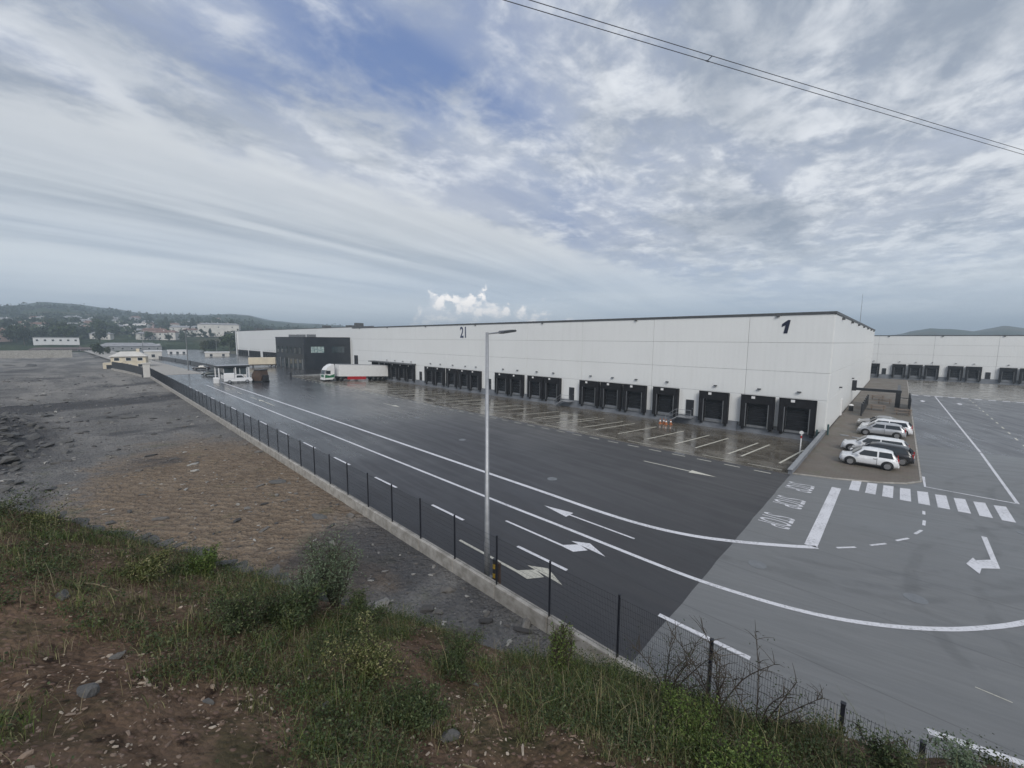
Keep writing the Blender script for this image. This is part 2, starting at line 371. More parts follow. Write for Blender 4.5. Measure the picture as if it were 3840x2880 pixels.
def smooth_curve(pts, k=6):                          # Catmull-Rom
    out = []
    P_ = [Vector(p) for p in pts]
    for i in range(len(P_)-1):
        a, b, c, d = P_[max(i-1, 0)], P_[i], P_[i+1], P_[min(i+2, len(P_)-1)]
        for j in range(k):
            t = j/k
            out.append(.5*((2*b) + (c-a)*t + (2*a-5*b+4*c-d)*t*t + (3*b-a-3*c+d)*t**3))
    return out + [P_[-1]]
def text_mesh(txt, name, extrude=0.):
    cu = bpy.data.curves.new(name, 'FONT'); cu.body = txt; cu.extrude = extrude; cu.align_x = 'CENTER'; cu.resolution_u = 3; cu.offset = .018 if extrude else .0
    o = bpy.data.objects.new(name, cu); COL.objects.link(o)
    dg = bpy.context.evaluated_depsgraph_get(); dg.update()
    me = bpy.data.meshes.new_from_object(o.evaluated_get(dg)); bpy.data.objects.remove(o); bpy.data.curves.remove(cu)
    return me

# ================================================================== SETTING
# ------------------------------------------------------------------ terrain materials
def field_mat():
    m, t, b = newmat('field'); v = pos(t); x, y, z = t.sep(v)
    n = t.noise(v, .16, 6, .62, .6); n2 = t.noise(v, 1.3, 6, .68); st = t.vor(v, 2.6); st2 = t.vor(v, 7.)
    g = t.mix(t.ss(n, .3, .7), (.115, .112, .110), (.20, .192, .182)); grit = t.noise(v, 7., 5, .75); g = t.mix(t.m('MULTIPLY', t.ss(grit, .5, .68), .55), g, (.055, .053, .054)); g = t.mix(t.m('MULTIPLY', t.ss(grit, .5, .34), .5), g, (.27, .262, .25))
    g = t.mix(t.m('MULTIPLY', t.ss(n2, .45, .7), .5), g, (.08, .078, .08))
    # reddish clay towards the embankment's foot
    u = t.m('ADD', t.m('MULTIPLY', t.m('ADD', x, 33.), .046), t.m('MULTIPLY', t.m('SUBTRACT', n, .5), 1.2))
    wv = t.m('ADD', t.m('MULTIPLY', t.m('SUBTRACT', y, 5.2), .11), t.m('MULTIPLY', t.m('SUBTRACT', n2, .5), .9))
    d = t.m('ADD', t.m('MULTIPLY', u, u), t.m('MULTIPLY', wv, wv))
    clay = t.m('SUBTRACT', 1., t.ss(d, .25, .95))
    rip = t.m('SINE', t.m('MULTIPLY', t.m('ADD', t.m('ADD', t.m('MULTIPLY', x, .6), t.m('MULTIPLY', y, -.8)), t.m('ADD', t.m('MULTIPLY', n2, 1.6), t.m('MULTIPLY', n, 3.))), 11.))
    cl = t.mix(t.ss(n2, .35, .65), (.14, .094, .056), (.225, .160, .10))
    cl = t.mix(t.m('MULTIPLY', t.m('MULTIPLY', t.ss(rip, .0, .9), t.ss(n2, .36, .58)), .5), cl, (.27, .21, .15)); cl = t.mix(t.m('MULTIPLY', t.ss(grit, .48, .66), .6), cl, (.055, .04, .032))
    g = t.mix(t.m('MULTIPLY', clay, .78), g, cl)
    moss = t.ss(t.noise(v, .5, 5, .65), .56, .72)
    g = t.mix(t.m('MULTIPLY', moss, .35), g, (.085, .092, .045))
    # pale scraped band farther out
    far = t.m('MULTIPLY', t.ss(x, -75., -110.), t.ss(t.noise(t.vmul(v, (.03, .16, 1)), 1., 4, .6), .42, .6))
    g = t.mix(t.m('MULTIPLY', far, .7), g, (.27, .255, .235))
    dark = t.m('MULTIPLY', t.ss(t.noise(t.vmul(v, (.05, .03, 1)), 1.3, 4, .6), .55, .64), .7)
    g = t.mix(dark, g, (.045, .045, .05))
    hx = t.m('MULTIPLY', t.m('ADD', x, 60.), .05); hy = t.m('MULTIPLY', t.m('ADD', y, 9.), .15)
    heap = t.m('SUBTRACT', 1., t.ss(t.m('ADD', t.m('ADD', t.m('MULTIPLY', hx, hx), t.m('MULTIPLY', hy, hy)), t.m('MULTIPLY', t.m('SUBTRACT', n2, .5), 1.6)), .5, 1.25))
    g = t.mix(t.m('MULTIPLY', heap, .85), g, t.mix(t.ss(grit, .35, .65), (.022, .021, .024), (.075, .072, .074)))
    bk = t.m('MULTIPLY', t.m('ADD', t.m('ADD', x, 87.), t.m('ADD', t.m('MULTIPLY', y, .35), t.m('MULTIPLY', t.m('SUBTRACT', n2, .5), 9.))), .22)
    bankd = t.m('SUBTRACT', 1., t.ss(t.m('MULTIPLY', bk, bk), .2, 1.6))
    g = t.mix(t.m('MULTIPLY', bankd, .75), g, (.04, .04, .045))
    g = t.mix(t.m('MULTIPLY', t.m('SUBTRACT', 1., t.ss(st2, .04, .16)), .5), g, (.32, .30, .28))
    t.put(b.inputs['Base Color'], g); b.inputs['Roughness'].default_value = .92; b.inputs['Specular IOR Level'].default_value = .2
    h = t.m('ADD', t.m('MULTIPLY', n2, 1.), t.m('ADD', t.m('MULTIPLY', t.m('SUBTRACT', 1., st), .5), t.m('ADD', t.m('MULTIPLY', st2, .35), t.m('MULTIPLY', t.m('MULTIPLY', rip, clay), .11))))
    bump(t, b, h, 1., .22)
field_mat()
def soil_mat():
    m, t, b = newmat('soil'); v = pos(t)
    n = t.noise(v, .8, 6, .65); n2 = t.noise(v, 9., 6, .7); vr = t.vor(v, 26., 'Color'); vd = t.vor(v, 26.)
    c = t.mix(t.ss(n, .3, .7), (.085, .053, .034), (.185, .125, .085)); c = t.mix(t.ss(n2, .45, .7), c, (.030, .019, .013)); c = t.mix(t.m('MULTIPLY', t.ss(t.noise(v, 1.7, 5, .65), .48, .66), .6), c, (.040, .046, .018))
    r_, g_, b2 = t.sep(vr)
    c = t.mix(t.m('MULTIPLY', t.ss(r_, .6, .85), t.m('SUBTRACT', 1., t.ss(vd, .25, .5))), c, (.19, .125, .095))
    t.put(b.inputs['Base Color'], c); b.inputs['Roughness'].default_value = .95; b.inputs['Specular IOR Level'].default_value = .15
    bump(t, b, t.m('SUBTRACT', n2, t.m('MULTIPLY', vd, .6)), .9, .03)
soil_mat()
simple('earth', (.07, .075, .045), (.12, .11, .075), .02, .95, spec=.1)
def hill_mat():
    m, t, b = newmat('hill'); v = pos(t)
    n = t.noise(v, .0035, 6, .62); n2 = t.noise(v, .03, 5, .7); x, y, z = t.sep(v)
    c = t.mix(t.ss(n2, .35, .65), (.022, .034, .020), (.055, .072, .038))
    c = t.mix(t.m('MULTIPLY', t.ss(n, .5, .62), .75), c, t.mix(n2, (.15, .11, .085), (.11, .10, .06)))
    t.put(b.inputs['Base Color'], c); b.inputs['Roughness'].default_value = 1.; b.inputs['Specular IOR Level'].default_value = 0.
    bump(t, b, n2, 1., 12.)
hill_mat()

# ------------------------------------------------------------------ base ground, hills
mb = MB(); mb.add([(-5000, -5000, -1.9), (5000, -5000, -1.9), (5000, 5000, -1.9), (-5000, 5000, -1.9)], [(0, 1, 2, 3)])
struct(ob('ground', mb, 'earth'))
EL = [(-180, 1.2), (-130, 1.5), (-110, 2.0), (-100, 2.2), (-95, 2.39), (-93.6, 2.7), (-92.3, 2.94), (-90.8, 2.85), (-89, 2.67), (-85, 2.32), (-81, 2.38), (-78.1, 2.61), (-76.4, 2.5), (-74.5, 1.99), (-71, 1.75), (-68.4, 1.7), (-62, 1.3), (-40, .8), (-5, .45),
      (-.7, .62), (.6, 1.0), (1.9, 1.19), (3.2, 1.05), (4.7, .80), (5.8, 1.05), (6.6, 1.26), (7.7, .96), (12, .7), (30, 1.0), (70, 1.4), (180, 1.2)]
def ridge_el(a): return np.interp(a, [e[0] for e in EL], [e[1] for e in EL])
def hill_z(a, r):
    h = 10 + math.tan(R(ridge_el(a)))*2300
    t = (r-430)/(2300-430)
    if t <= 0: base = -1.2
    else:
        t = min(t, 1.25); s = t*t*(3-2*t) if t <= 1 else 1-(t-1)*.9
        base = -1.2 + (h+1.2)*(.56*s + .44*min(t, 1)**.62) if t <= 1 else (h)*(1-(t-1)*1.4)
    x, y = math.sin(R(a))*r, math.cos(R(a))*r
    amp = min(1, max(0, (r-480)/900))
    k = 1. if r < 2250 else .3
    return base + fbm(x, y, .0022, 5, 3.)*16*amp*(1-min(1, max(0, (r-1700)/500))*.8) + fbm(x, y, .015, 3, 9.)*3.*amp*k
mb = MB(); azs = [-180+i*2. for i in range(36)] + [-108+i*.35 for i in range(int(122/.35))] + [14.5+i*3 for i in range(56)]
rs = [430, 520, 620, 740, 880, 1040, 1220, 1400, 1580, 1760, 1920, 2050, 2160, 2240, 2300, 2360, 2450, 2700]
vs = [(math.sin(R(a))*r, math.cos(R(a))*r, hill_z(a, r)) for a in azs for r in rs]; nr = len(rs)
mb.add(vs, [(i*nr+j, i*nr+j+1, (i+1)*nr+j+1, (i+1)*nr+j) for i in range(len(azs)-1) for j in range(nr-1)])
struct(ob('hills', mb, 'hill', smooth=True))

# ------------------------------------------------------------------ field beyond the fence
def field_z(x, y):
    z = -.34 + fbm(x, y, .045, 4, 2.)*.28 + fbm(x, y, .3, 4, 5.)*.09
    d = max(0, 9.8-y)                             # stays flat along the fence plinth
    z = -.30 + (z+.30)*min(1, d/5)
    # low spoil heap at the left
    h = math.exp(-(((x+60)/22)**2 + ((y+9.5)/5.)**2))
    z += h*(1.5 + fbm(x, y, .3, 4, 8.)*1.3)
    h2 = math.exp(-(((x+125)/20)**2 + ((y+14)/10)**2)); z += h2*1.2
    # scraped bank across the field
    z += .5*math.exp(-((x+92+.9*y)/3.2)**2)*min(1, d/6)
    if x < -200: z -= (-200-x)*.004
    return z
xs = [-470+i*6 for i in range(45)] + [-200+i*1.25 for i in range(80)] + [-100+i*.5 for i in range(200)] + [0+i*2. for i in range(20)]
ys = [-200+i*6 for i in range(25)] + [-50+i*1.5 for i in range(20)] + [-20+i*.5 for i in range(62)] + [10.72]
mb = MB(); ny = len(ys)
mb.add([(x, y, field_z(x, y)) for x in xs for y in ys], [(i*ny+j, (i+1)*ny+j, (i+1)*ny+j+1, i*ny+j+1) for i in range(len(xs)-1) for j in range(ny-1)])
struct(ob('field', mb, 'field', smooth=True))

# ------------------------------------------------------------------ embankment under the camera
TD = [(-180, .1), (-130, .1), (-110, .17), (-96.4, .262), (-91, .325), (-82, .440), (-70, .600), (-57.6, .715), (-43, .828), (-28, .838), (-9.4, .830), (4.8, .735), (11.2, .650), (30, .5), (60, .35), (120, .1), (180, .1)]
RC = [(-180, 8), (-110, 8.6), (-96.4, 7.8), (-82, 6.4), (-70, 5.2), (-57.6, 4.5), (-43, 3.9), (-28, 3.65), (-9, 3.5), (5, 3.6), (11, 3.8), (30, 4.6), (60, 6), (180, 8)]
def emb(a, r, detail=True):
    td = float(np.interp(a, [q[0] for q in TD], [q[1] for q in TD])); rc = float(np.interp(a, [q[0] for q in RC], [q[1] for q in RC]))
    k = td - 1.65/rc; s2 = max(.95, td+.62)
    w_ = .14
    t = (r-rc)/w_
    soft = w_*math.log1p(math.exp(max(-30, min(30, t)))) if t < 30 else (r-rc)
    z = 8.35 - k*r - (s2-k)*soft
    x, y = math.sin(R(a))*r, math.cos(R(a))*r
    if detail:
        z += fbm(x, y, .55, 3, 4.)*.10*min(1, r/2) + fbm(x, y, 2.6, 4, 6.)*.035 + fbm(x, y, 11., 3, 7.)*.014
    return z
def emb_xy(x, y): return emb(math.degrees(math.atan2(x, y)), math.hypot(x, y))
mb = MB(); A = [-180+i*2. for i in range(33)] + [-114+i*.6 for i in range(int(134/.6))] + [20.4+i*3 for i in range(54)]
RS = [0.02] + [.3*i for i in range(1, 5)] + [1.5+.09*i for i in range(72)] + [8+.5*i for i in range(28)]
nr = len(RS)
mb.add([(math.sin(R(a))*r, math.cos(R(a))*r, max(emb(a, r), -2.5)) for a in A for r in RS], [(i*nr+j, i*nr+j+1, (i+1)*nr+j+1, (i+1)*nr+j) for i in range(len(A)-1) for j in range(nr-1)])
embo = struct(ob('embankment', mb, 'soil', smooth=True))

# ------------------------------------------------------------------ yard surfaces
XA = -5.3
yard = struct(ob('yard_asphalt', MB().poly([(-139.6, 10.9), *[(XA+.018*math.sin(q*2.1)+.012*math.sin(q*5.3), 10.9+q*1.05) for q in range(25)], (XA, 36.1), (-118, 36.1), (-118, 62), (-420, 62), (-420, 27), (-139.6, 14)], 0.), 'asphalt_dark'))
yardg = struct(ob('junction_asphalt', MB().poly([*[(XA+.018*math.sin(q*2.1)+.012*math.sin(q*5.3), 10.9+q*1.05) for q in range(24, -1, -1)], (120, 10.9), (120, 56.1), (1.9, 56.1), (1.9, 41.), (1.1, 39.6), (-.3, 38.5), (-2.8, 37.2), (XA, 36.4), (XA, 36.1)], .0), 'asphalt_grey'))
lane = struct(ob('side_lane_asphalt', MB().poly([(1.9, 56.1), (120, 56.1), (120, 110), (1.9, 110)], .0), 'asphalt_lane'))
m = MB(); m.add([(1.9, 110, 0), (120, 110, 0), (120, 152, 0), (1.9, 152, 0), (120, 171.9, -1.15), (-40, 171.9, -1.15), (-40, 152, 0), (1.9, 152, 0)], [(0, 1, 2, 3), (6, 2, 4, 5)])
apr2 = struct(ob('rear_dock_apron', m, 'apron'))
apron = struct(ob('dock_apron', MB().add([(-118, 36.1, 0), (XA, 36.1, 0), (XA, 55.6, -1.1), (-118, 55.6, -1.1)], [(0, 1, 2, 3)]), 'apron'))
def apron_z(y): return -1.1*(y-36.1)/19.5
struct(ob('apron_side_wall', MB().add([(-118, 36.1, 0), (-118, 55.6, -1.1), (-118, 55.6, 0), ], [(0, 1, 2)]), 'concrete'))
pave = struct(ob('parking_pavement', MB().poly([(XA+.02, 36.44, .0), (-2.8, 37.24), (-.3, 38.54), (1.1, 39.64), (1.86, 41.), (1.86, 152), (-40, 152), (-40, 142.), (XA+.02, 142.)], .05), 'paver'))
# kerb round the parking pavement
kp = [(XA, 36.4), (-2.8, 37.2), (-.3, 38.5), (1.1, 39.6), (1.88, 41.), (1.88, 70), (1.88, 110), (1.88, 150)]
m = MB(); P_ = [Vector(p) for p in kp]
for a, b in zip(P_[:-1], P_[1:]):
    d = (b-a).normalized(); q = Vector((-d.y, d.x))*.12
    vs = [(a.x, a.y, -.02), (b.x, b.y, -.02), (b.x+q.x, b.y+q.y, -.02), (a.x+q.x, a.y+q.y, -.02)]; vs += [(v[0], v[1], .07) for v in vs]
    m.add(vs, [(4, 5, 6, 7), (0, 1, 5, 4), (2, 3, 7, 6), (1, 2, 6, 5), (3, 0, 4, 7)])
ob('kerb', m, 'kerb_concrete', pave)

# ------------------------------------------------------------------ road markings (children of the surface they are painted on)
def paint(name, mb, parent, mat='paint_white'): return ob(name, mb, mat, parent)
Apts = [(-110, 20.35), (-90, 20.35), (-46, 20.3), (-22, 20.2), (-16, 20.17), (-11.9, 20.12), (-9.1, 20.35), (-6.93, 20.95), (-5.04, 21.95), (-3.28, 23.14), (-2.19, 24.0)]
paint('lane_line', strip(smooth_curve(Apts), .30), yard)
Bpts = [(-105, 16.9), (-64, 16.9), (-38, 16.95), (-18.47, 16.95), (-12.9, 17.0), (-9.98, 17.0), (-7.56, 17.0), (-5.54, 17.06), (-3.83, 17.29), (-2.33, 17.61), (-1.0, 18.09), (.24, 18.79), (1.42, 19.68), (2.6, 20.83), (3.99, 22.62), (5.2, 24.9), (6.2, 28), (6.6, 32), (6.6, 35)]
paint('lane_line', strip(smooth_curve(Bpts), .22), yard)
for i in range(14):
    x1 = -9.77 - i*7.05
    if i: paint('lane_dash', strip([(x1-2.98, 13.78), (x1, 13.78)], .17), yard)
paint('lane_dash', strip([(-12.72, 13.79), (-9.77, 13.79)], .17), yard); paint('lane_dash', strip([(-5.64, 13.8), (-2.67, 13.82)], .19), yard)
for i in range(5): paint('lane_dash', strip([(-70-i*9, 18.6), (-66.5-i*9, 18.6)], .13), yard, 'paint_dim')
def poly(pts, z=.008): return MB().poly(pts, z)
def bent_arrow(x, y, s=1.):      # heads +X then bends towards +Y; origin at tail
    m = MB(); m.poly([(x, y-.07), (x+3.9, y-.07), (x+3.9, y+.07), (x, y+.07)], .008)
    m.poly([(x+3.9, y-.07), (x+4.62, y-.12), (x+5.05, y+.48), (x+4.42, y+.66), (x+3.9, y+.07)], .010)
    m.poly([(x+3.95, y+.66), (x+5.95, y+.56), (x+4.75, y+1.12)], .012); return m
paint('turn_arrow', bent_arrow(-15.1, 15.38), yard); paint('turn_arrow', bent_arrow(-15.2, 12.2), yard, 'paint_dim')
def straight_arrow(x0, x1, y, hw=.36, hl=1.9, w_=.13):   # tip at x0, tail at x1
    s = 1 if x1 > x0 else -1; m = MB()
    a = [(x0, y), (x0+s*hl, y+hw), (x0+s*hl, y-hw)]; b = [(x0+s*hl, y-w_/2), (x1, y-w_/2), (x1, y+w_/2), (x0+s*hl, y+w_/2)]
    if s > 0: a = a[::-1]
    else: b = b[::-1]
    m.poly(a, .008); m.poly(b, .008); return m
paint('straight_arrow', straight_arrow(-14.9, -9.0, 18.5), yard)
paint('straight_arrow', straight_arrow(-9.1, -14.8, 31.5), yard, 'paint_dim'); paint('straight_arrow', straight_arrow(-52.7, -57.5, 31.3), yard, 'paint_dim')
paint('straight_arrow', straight_arrow(-75, -69, 18.7), yard, 'paint_dim')
# left-turn arrow on the junction
m = MB(); m.poly([(3.80, 31.5), (3.80, 28.2), (3.98, 27.42), (4.0, 31.5)], .008); m.poly([(3.80, 28.3), (3.30, 27.75), (3.34, 26.85), (3.98, 27.42)], .010); m.poly([(2.93, 26.98), (3.26, 26.15), (3.42, 27.1), (3.22, 28.0)], .012)
paint('turn_arrow', m, yardg)
paint('stop_line', poly([(-2.70, 23.95), (-2.18, 23.95), (-2.2, 35.05), (-2.7, 35.05)]), yardg)
for k in range(9):
    x = -1.55 + k*.842
    paint('crossing_stripe', poly([(x-.26, 35.25), (x+.26, 35.3), (x+.26, 38.0+min(k, 3)*.13), (x-.26, 37.8+min(k, 3)*.13)]), yardg)
for a, b in [((-1.49, 24.63), (-.83, 25.36)), ((-.32, 26.11), (.24, 26.91)), ((.6, 27.68), (1.06, 28.48)), ((1.31, 29.38), (1.58, 30.24)), ((1.68, 31.13), (1.73, 32.04)), ((1.74, 33.15), (1.76, 33.86))]:
    paint('guide_dash', strip([a, b], .13), yardg)
paint('lane_line', strip([(1.98, 42.7), (1.98, 39.75), (6.08, 39.62)], .16), yardg); paint('lane_line', strip([(6.06, 39.6), (6.04, 56.)], .17), yardg); paint('lane_line', strip([(6.04, 56.2), (5.3, 109.5)], .17), lane)
paint('edge_line', strip([(1.3, 14.33), (2.92, 14.77), (6, 15.8)], .20), yardg); paint('thin_line', strip([(2.36, 17.23), (3.05, 17.18)], .035), yardg, 'paint_dim')
me = text_mesh('STOP', 'stop_lettering')
for yc in (26.1, 29.75, 33.4):
    o = raw('stop_lettering', me, 'paint_white', yardg, (-5.05, yc, .008)); o.rotation_euler = (0, 0, R(-90)); o.scale = (.78, 2.2, 1)
for i in range(46):
    x = -6.4 - i*2.15
    paint('border_dash', strip([(x-1.15, 35.35), (x, 35.35)], .13), yard, 'paint_dim')
for i in range(30):
    x = -6.0 - i*3.6
    s = strip([(x-2.4, 37.1), (x, 37.1)], .13); s.v = [(a, b, apron_z(b)+.02) for a, b, c in s.v]; ob('border_dash', s, 'paint_dim', apron)
DOCKX = [-7.9, -11.85, -16.75, -23.0, -27.6, -31.45, -35.35, -42.85, -46.6, -51.3, -55.1, -63.0, -66.4, -70.7, -75.2, -79.0, -87.2, -91.0, -94.8, -98.9]
for x in DOCKX[:-1]:
    for dx_ in (-1.45, 1.45):
        s = strip([(x+dx_-.2, 39.7), (x+dx_+.25, 48.5)], .17); s.v = [(a, b, apron_z(b)+.012) for a, b, c in s.v]; ob('bay_line', s, 'paint_dim', apron)
for i in range(22):
    paint('border_dash', poly([(2.2+i*1.6, 108.6), (3.1+i*1.6, 108.6), (3.1+i*1.6, 109.6), (2.2+i*1.6, 109.6)]), lane)
for x, y in ((3.4, 98.7), (7.7, 98.7)):
    paint('straight_arrow', poly([(x-.12, y-1.2), (x+.12, y-1.2), (x+.35, y+.4), (x, y+1.6), (x-.35, y+.4)]), lane)
for i in range(12): paint('lane_dash', strip([(9.5, 62+i*4), (9.5, 63.4+i*4)], .14), lane, 'paint_dim')

def mh(x, y, par, r_=.36):
    o = raw('manhole_cover', MB().tube([(0, 0, -.02), (0, 0, .009)], r_, 18).mesh('manhole_cover'), 'galv_dark', par, (x, y, 0))
for x, y in ((-17.5, 22.6), (-31, 25.3), (-52, 14.9), (-44, 28.5), (-72, 24)): mh(x, y, yard)
for x, y in ((1.2, 21.8), (5.6, 33.6), (-3.9, 20.2), (8.3, 47)): mh(x, y, yardg)
for i in range(9): ob('drain_grate', MB().box(-14.-i*11.9, -13.1-i*11.9, 35.75, 36.0, -.02, .007), 'galv_dark', yard)

# ================================================================== BUILDINGS
def panel_mesh(cache, wd, ht, axis):
    k = (round(wd, 2), round(ht, 2), axis)
    if k not in cache:
        g = .017; m = MB()
        if axis == 'x': m.bbox(g, wd-g, -.05, .05, g, ht-g, .012)
        else: m.bbox(-.05, .05, g, wd-g, g, ht-g, .012)
        cache[k] = m.mesh('wall_panel')
    return cache[k]
PC = {}
def panels(root, axis, start, end, step, rows, fixed, mat, first=None):
    """wall panels on a facade; axis 'x': facade plane y=fixed, axis 'y': plane x=fixed"""
    ox, oy, oz = ORI[root.name]; cuts = [start]
    p = first if first is not None else start+step
    while p < end-.5: cuts.append(p); p += step
    cuts.append(end)
    for a, b in zip(cuts[:-1], cuts[1:]):
        for z0, z1 in zip(rows[:-1], rows[1:]):
            me = panel_mesh(PC, b-a, z1-z0, axis)
            raw('wall_panel', me, mat, root, ((a, fixed, z0) if axis == 'x' else (fixed, a, z0)) if False else ((a-ox, fixed-oy, z0-oz) if axis == 'x' else (fixed-ox, a-oy, z0-oz)))

# dock door with its shelter, built once: local origin on the wall at floor level, facing -Y
def dock_parts():
    m = MB(); W2, T, Bt = 1.72, 3.55, -.28
    m.box(-W2, -W2+.62, -.62, .0, Bt, T); m.box(W2-.62, W2, -.62, .0, Bt, T); m.box(-W2+.62, W2-.62, -.62, 0, T-.95, T)
    m.box(-W2-.05, W2+.05, -.66, -.60, T-.02, T+.08)
    for s in (-1, 1): m.box(s*(W2-.01)-.03, s*(W2-.01)+.03, -.66, -.6, Bt, T)
    sh = m.mesh('dock_shelter')
    d = MB()
    for k in range(5): d.bbox(-1.05, 1.05, -.10, -.03, -.05+k*.53, -.05+k*.53+.515, .02)
    dm = d.mesh('dock_door')
    b = MB().bbox(-.16, .16, -.34, -.16, -.62, .02, .03).mesh('dock_bumper')
    l = MB(); l.box(-1.12, 1.12, -.30, -.16, -.30, -.06); lm = l.mesh('dock_leveller')
    lp = MB(); lp.bbox(-.20, .20, -.26, -.06, 4.30, 4.44, .03); lp.cyl((0, -.05, 4.37), 'y', .04, .1, 8); lpm = lp.mesh('wall_lamp')
    tg = MB(); tg.box(-.62, -.24, -.68, -.665, 3.2, 3.5); tgm = tg.mesh('number_plate')
    stm = MB().box(-.04, .04, -.64, -.625, Bt, T-.95).mesh('guide_stripe')
    return sh, dm, b, l and lm, lpm, tgm, stm
DK = dock_parts()
def dock(root, x, y, z=0., sx=1., plate=True):
    ox, oy, oz = ORI[root.name]
    s = raw('dock_shelter', DK[0], 'shelter', root, (x-ox, y-.06-oy, z-oz)); s.scale = (sx, 1, 1)
    raw('dock_door', DK[1], 'dock_door', s)
    for q in (-1.45, 1.45): raw('bumper', DK[2], 'rubber', s, (q, 0, 0))
    raw('dock_leveller', DK[3], 'galv_dark', s); raw('wall_lamp', DK[4], 'lamp_grey', s)
    if plate: raw('number_plate', DK[5], 'white_metal', s)
    for q in (-1.18, 1.18): raw('guide_stripe', DK[6], 'galv_dark', s, (q, 0, 0))
PD = MB().bbox(-.5, .5, -.12, 0., 0., 2.2, .02).mesh('door'); PDH = MB().box(.34, .42, -.18, -.125, 1.0, 1.12).mesh('handle')
def pdoor(root, x, y, z=0., s=1.):
    ox, oy, oz = ORI[root.name]
    d = raw('door', PD, 'black_metal', root, (x-ox, y-.05-oy, z-oz)); d.scale = (s, 1, s); raw('handle', PDH, 'galv', d)
def stair(root, x, y, zt, zb, wd=1.1):
    m = MB(); n = 5
    for k in range(n):
        z = zt-(zt-zb)*(k+1)/n
        m.box(x-1.2-.28*(k+1), x-1.2-.28*k, y-1.35, y-.25, z-.05, z)
    m.box(x-1.2, x+.7, y-1.35, y-.2, zt-.08, zt)
    m.prism([(x-1.2-.28*n, zb+.02), (x-1.2, zt-.02), (x-1.2, zt-.2), (x-1.2-.28*n, zb-.0)], y-1.40, y-1.36)
    s = ob('stair', m, 'galv', root)
    r = MB(); pts = [(x-1.2-.28*n, y-1.38, zb+1.0), (x-1.2, y-1.38, zt+1.0), (x+.7, y-1.38, zt+1.0)]
    r.tube(pts, .028, 6); r.tube([(p[0], p[1], p[2]-.5) for p in pts], .02, 5)
    for p in pts: r.tube([(p[0], p[1], p[2]-1.), p], .025, 6)
    ob('handrail', r, 'galv', s)

Z_ROWS = [.10, 3.62, 6.6, 9.9, 13.0]
FY = 55.3
wh = thing('warehouse', 'long pale grey warehouse marked 1 with dark loading docks along its front', 'warehouse', (-60., FY, 0.), world=True)
panels(wh, 'x', -119.0, -5.35, 11.9, Z_ROWS, FY, 'wall_front', first=-13.4-11.9*8)
panels(wh, 'y', FY+.06, 142., 11.9, Z_ROWS, -5.35, 'wall_side')
m = MB(); m.box(-118.9, -5.47, FY+.06, 141.9, -1.6, 12.9)
ob('core_wall', m, 'joint', wh)
m = MB(); m.box(-119.1, -5.2, FY-.14, FY+.25, 13.0, 13.27); m.box(-5.5, -5.2, FY+.25, 142.1, 13.0, 13.27); m.box(-119.1, -118.8, FY+.25, 142.1, 13.0, 13.27)
cap = ob('parapet_cap', m, 'cap_grey', wh)
m = MB(); m.box(-118.7, -5.6, FY+.3, 142, 12.92, 12.98); ob('roof', m, 'roof_grey', wh)
for x in (-10.5, -28, -45.5, -63.2, -80.8, -98.4, -114):
    ob('scupper', MB().bbox(x-.16, x+.16, FY-.30, FY-.055, 12.84, 13.05, .03), 'cap_grey', wh)
for y in (62, 74, 86, 98, 110, 122, 134):
    ob('scupper', MB().bbox(-5.29, -5.02, y-.2, y+.2, 12.6, 12.9, .03), 'cap_grey', wh)
# grey plinth of the docks
m = MB(); m.box(-106., -14.0, FY-.20, FY+.05, -1.4, .08); m.box(-14.0, -5.5, FY-.10, FY+.05, -1.4, -.30)
ob('dock_plinth', m, 'plinth', wh)
m = MB(); m.box(-119, -106, FY-.2, FY+.05, -1.4, .08); ob('dock_plinth', m, 'plinth', wh)
for x in DOCKX: dock(wh, x, FY)
for x in (-19.8, -39.0, -59.0, -83.2): pdoor(wh, x, FY)
pdoor(wh, -117.0, FY, 0., 2.3)
stair(wh, -19.8, FY-.2, 0., -1.0); stair(wh, -39.0, FY-.2, 0., -1.0)
m = MB(); m.box(-106., -85.2, FY-1.9, FY-.06, 3.72, 3.98); ob('dock_canopy', m, 'cap_grey', wh)
ob('canopy_screen', MB().box(-104.2, -104.0, FY-1.8, FY-.06, -.9, 3.7), 'shelter', wh); ob('canopy_screen', MB().box(-100.9, -100.8, FY-1.1, FY-.06, -.9, 3.7), 'shelter', wh)
def number(root, txt, x, z, h, sx, y=FY):
    me = text_mesh(txt, 'number', .02)
    ox, oy, oz = ORI[root.name]
    o = raw('number', me, 'slate_blue', root, (x-ox, y-.085-oy, z-oz)); o.rotation_euler = (R(90), 0, 0); o.scale = (sx, h/.72, 1)
m1 = MB(); m1.prism([(-9.86, 10.95), (-9.50, 10.95), (-9.27, 12.45), (-9.52, 12.45), (-10.05, 12.02), (-10.08, 11.68), (-9.72, 11.86)], FY-.10, FY-.055)
ob('number', m1, 'navy', wh)
number(wh, '21', -67.0, 10.4, 2.3, 2.4)
# things on the side wall
for y in (66, 84): ob('wall_lamp', MB().bbox(-5.29, -5.0, y-.2, y+.2, 4.2, 4.36, .03), 'lamp_grey', wh)
m = MB(); m.box(-5.29, -5.16, 70.0, 71.1, .1, 2.3); ob('door', m, 'white_metal', wh)
ob('roof_mast', MB().tube([(-7., 118, 12.9), (-7., 118, 20.5)], [.05, .02], 6), 'galv_dark', wh)

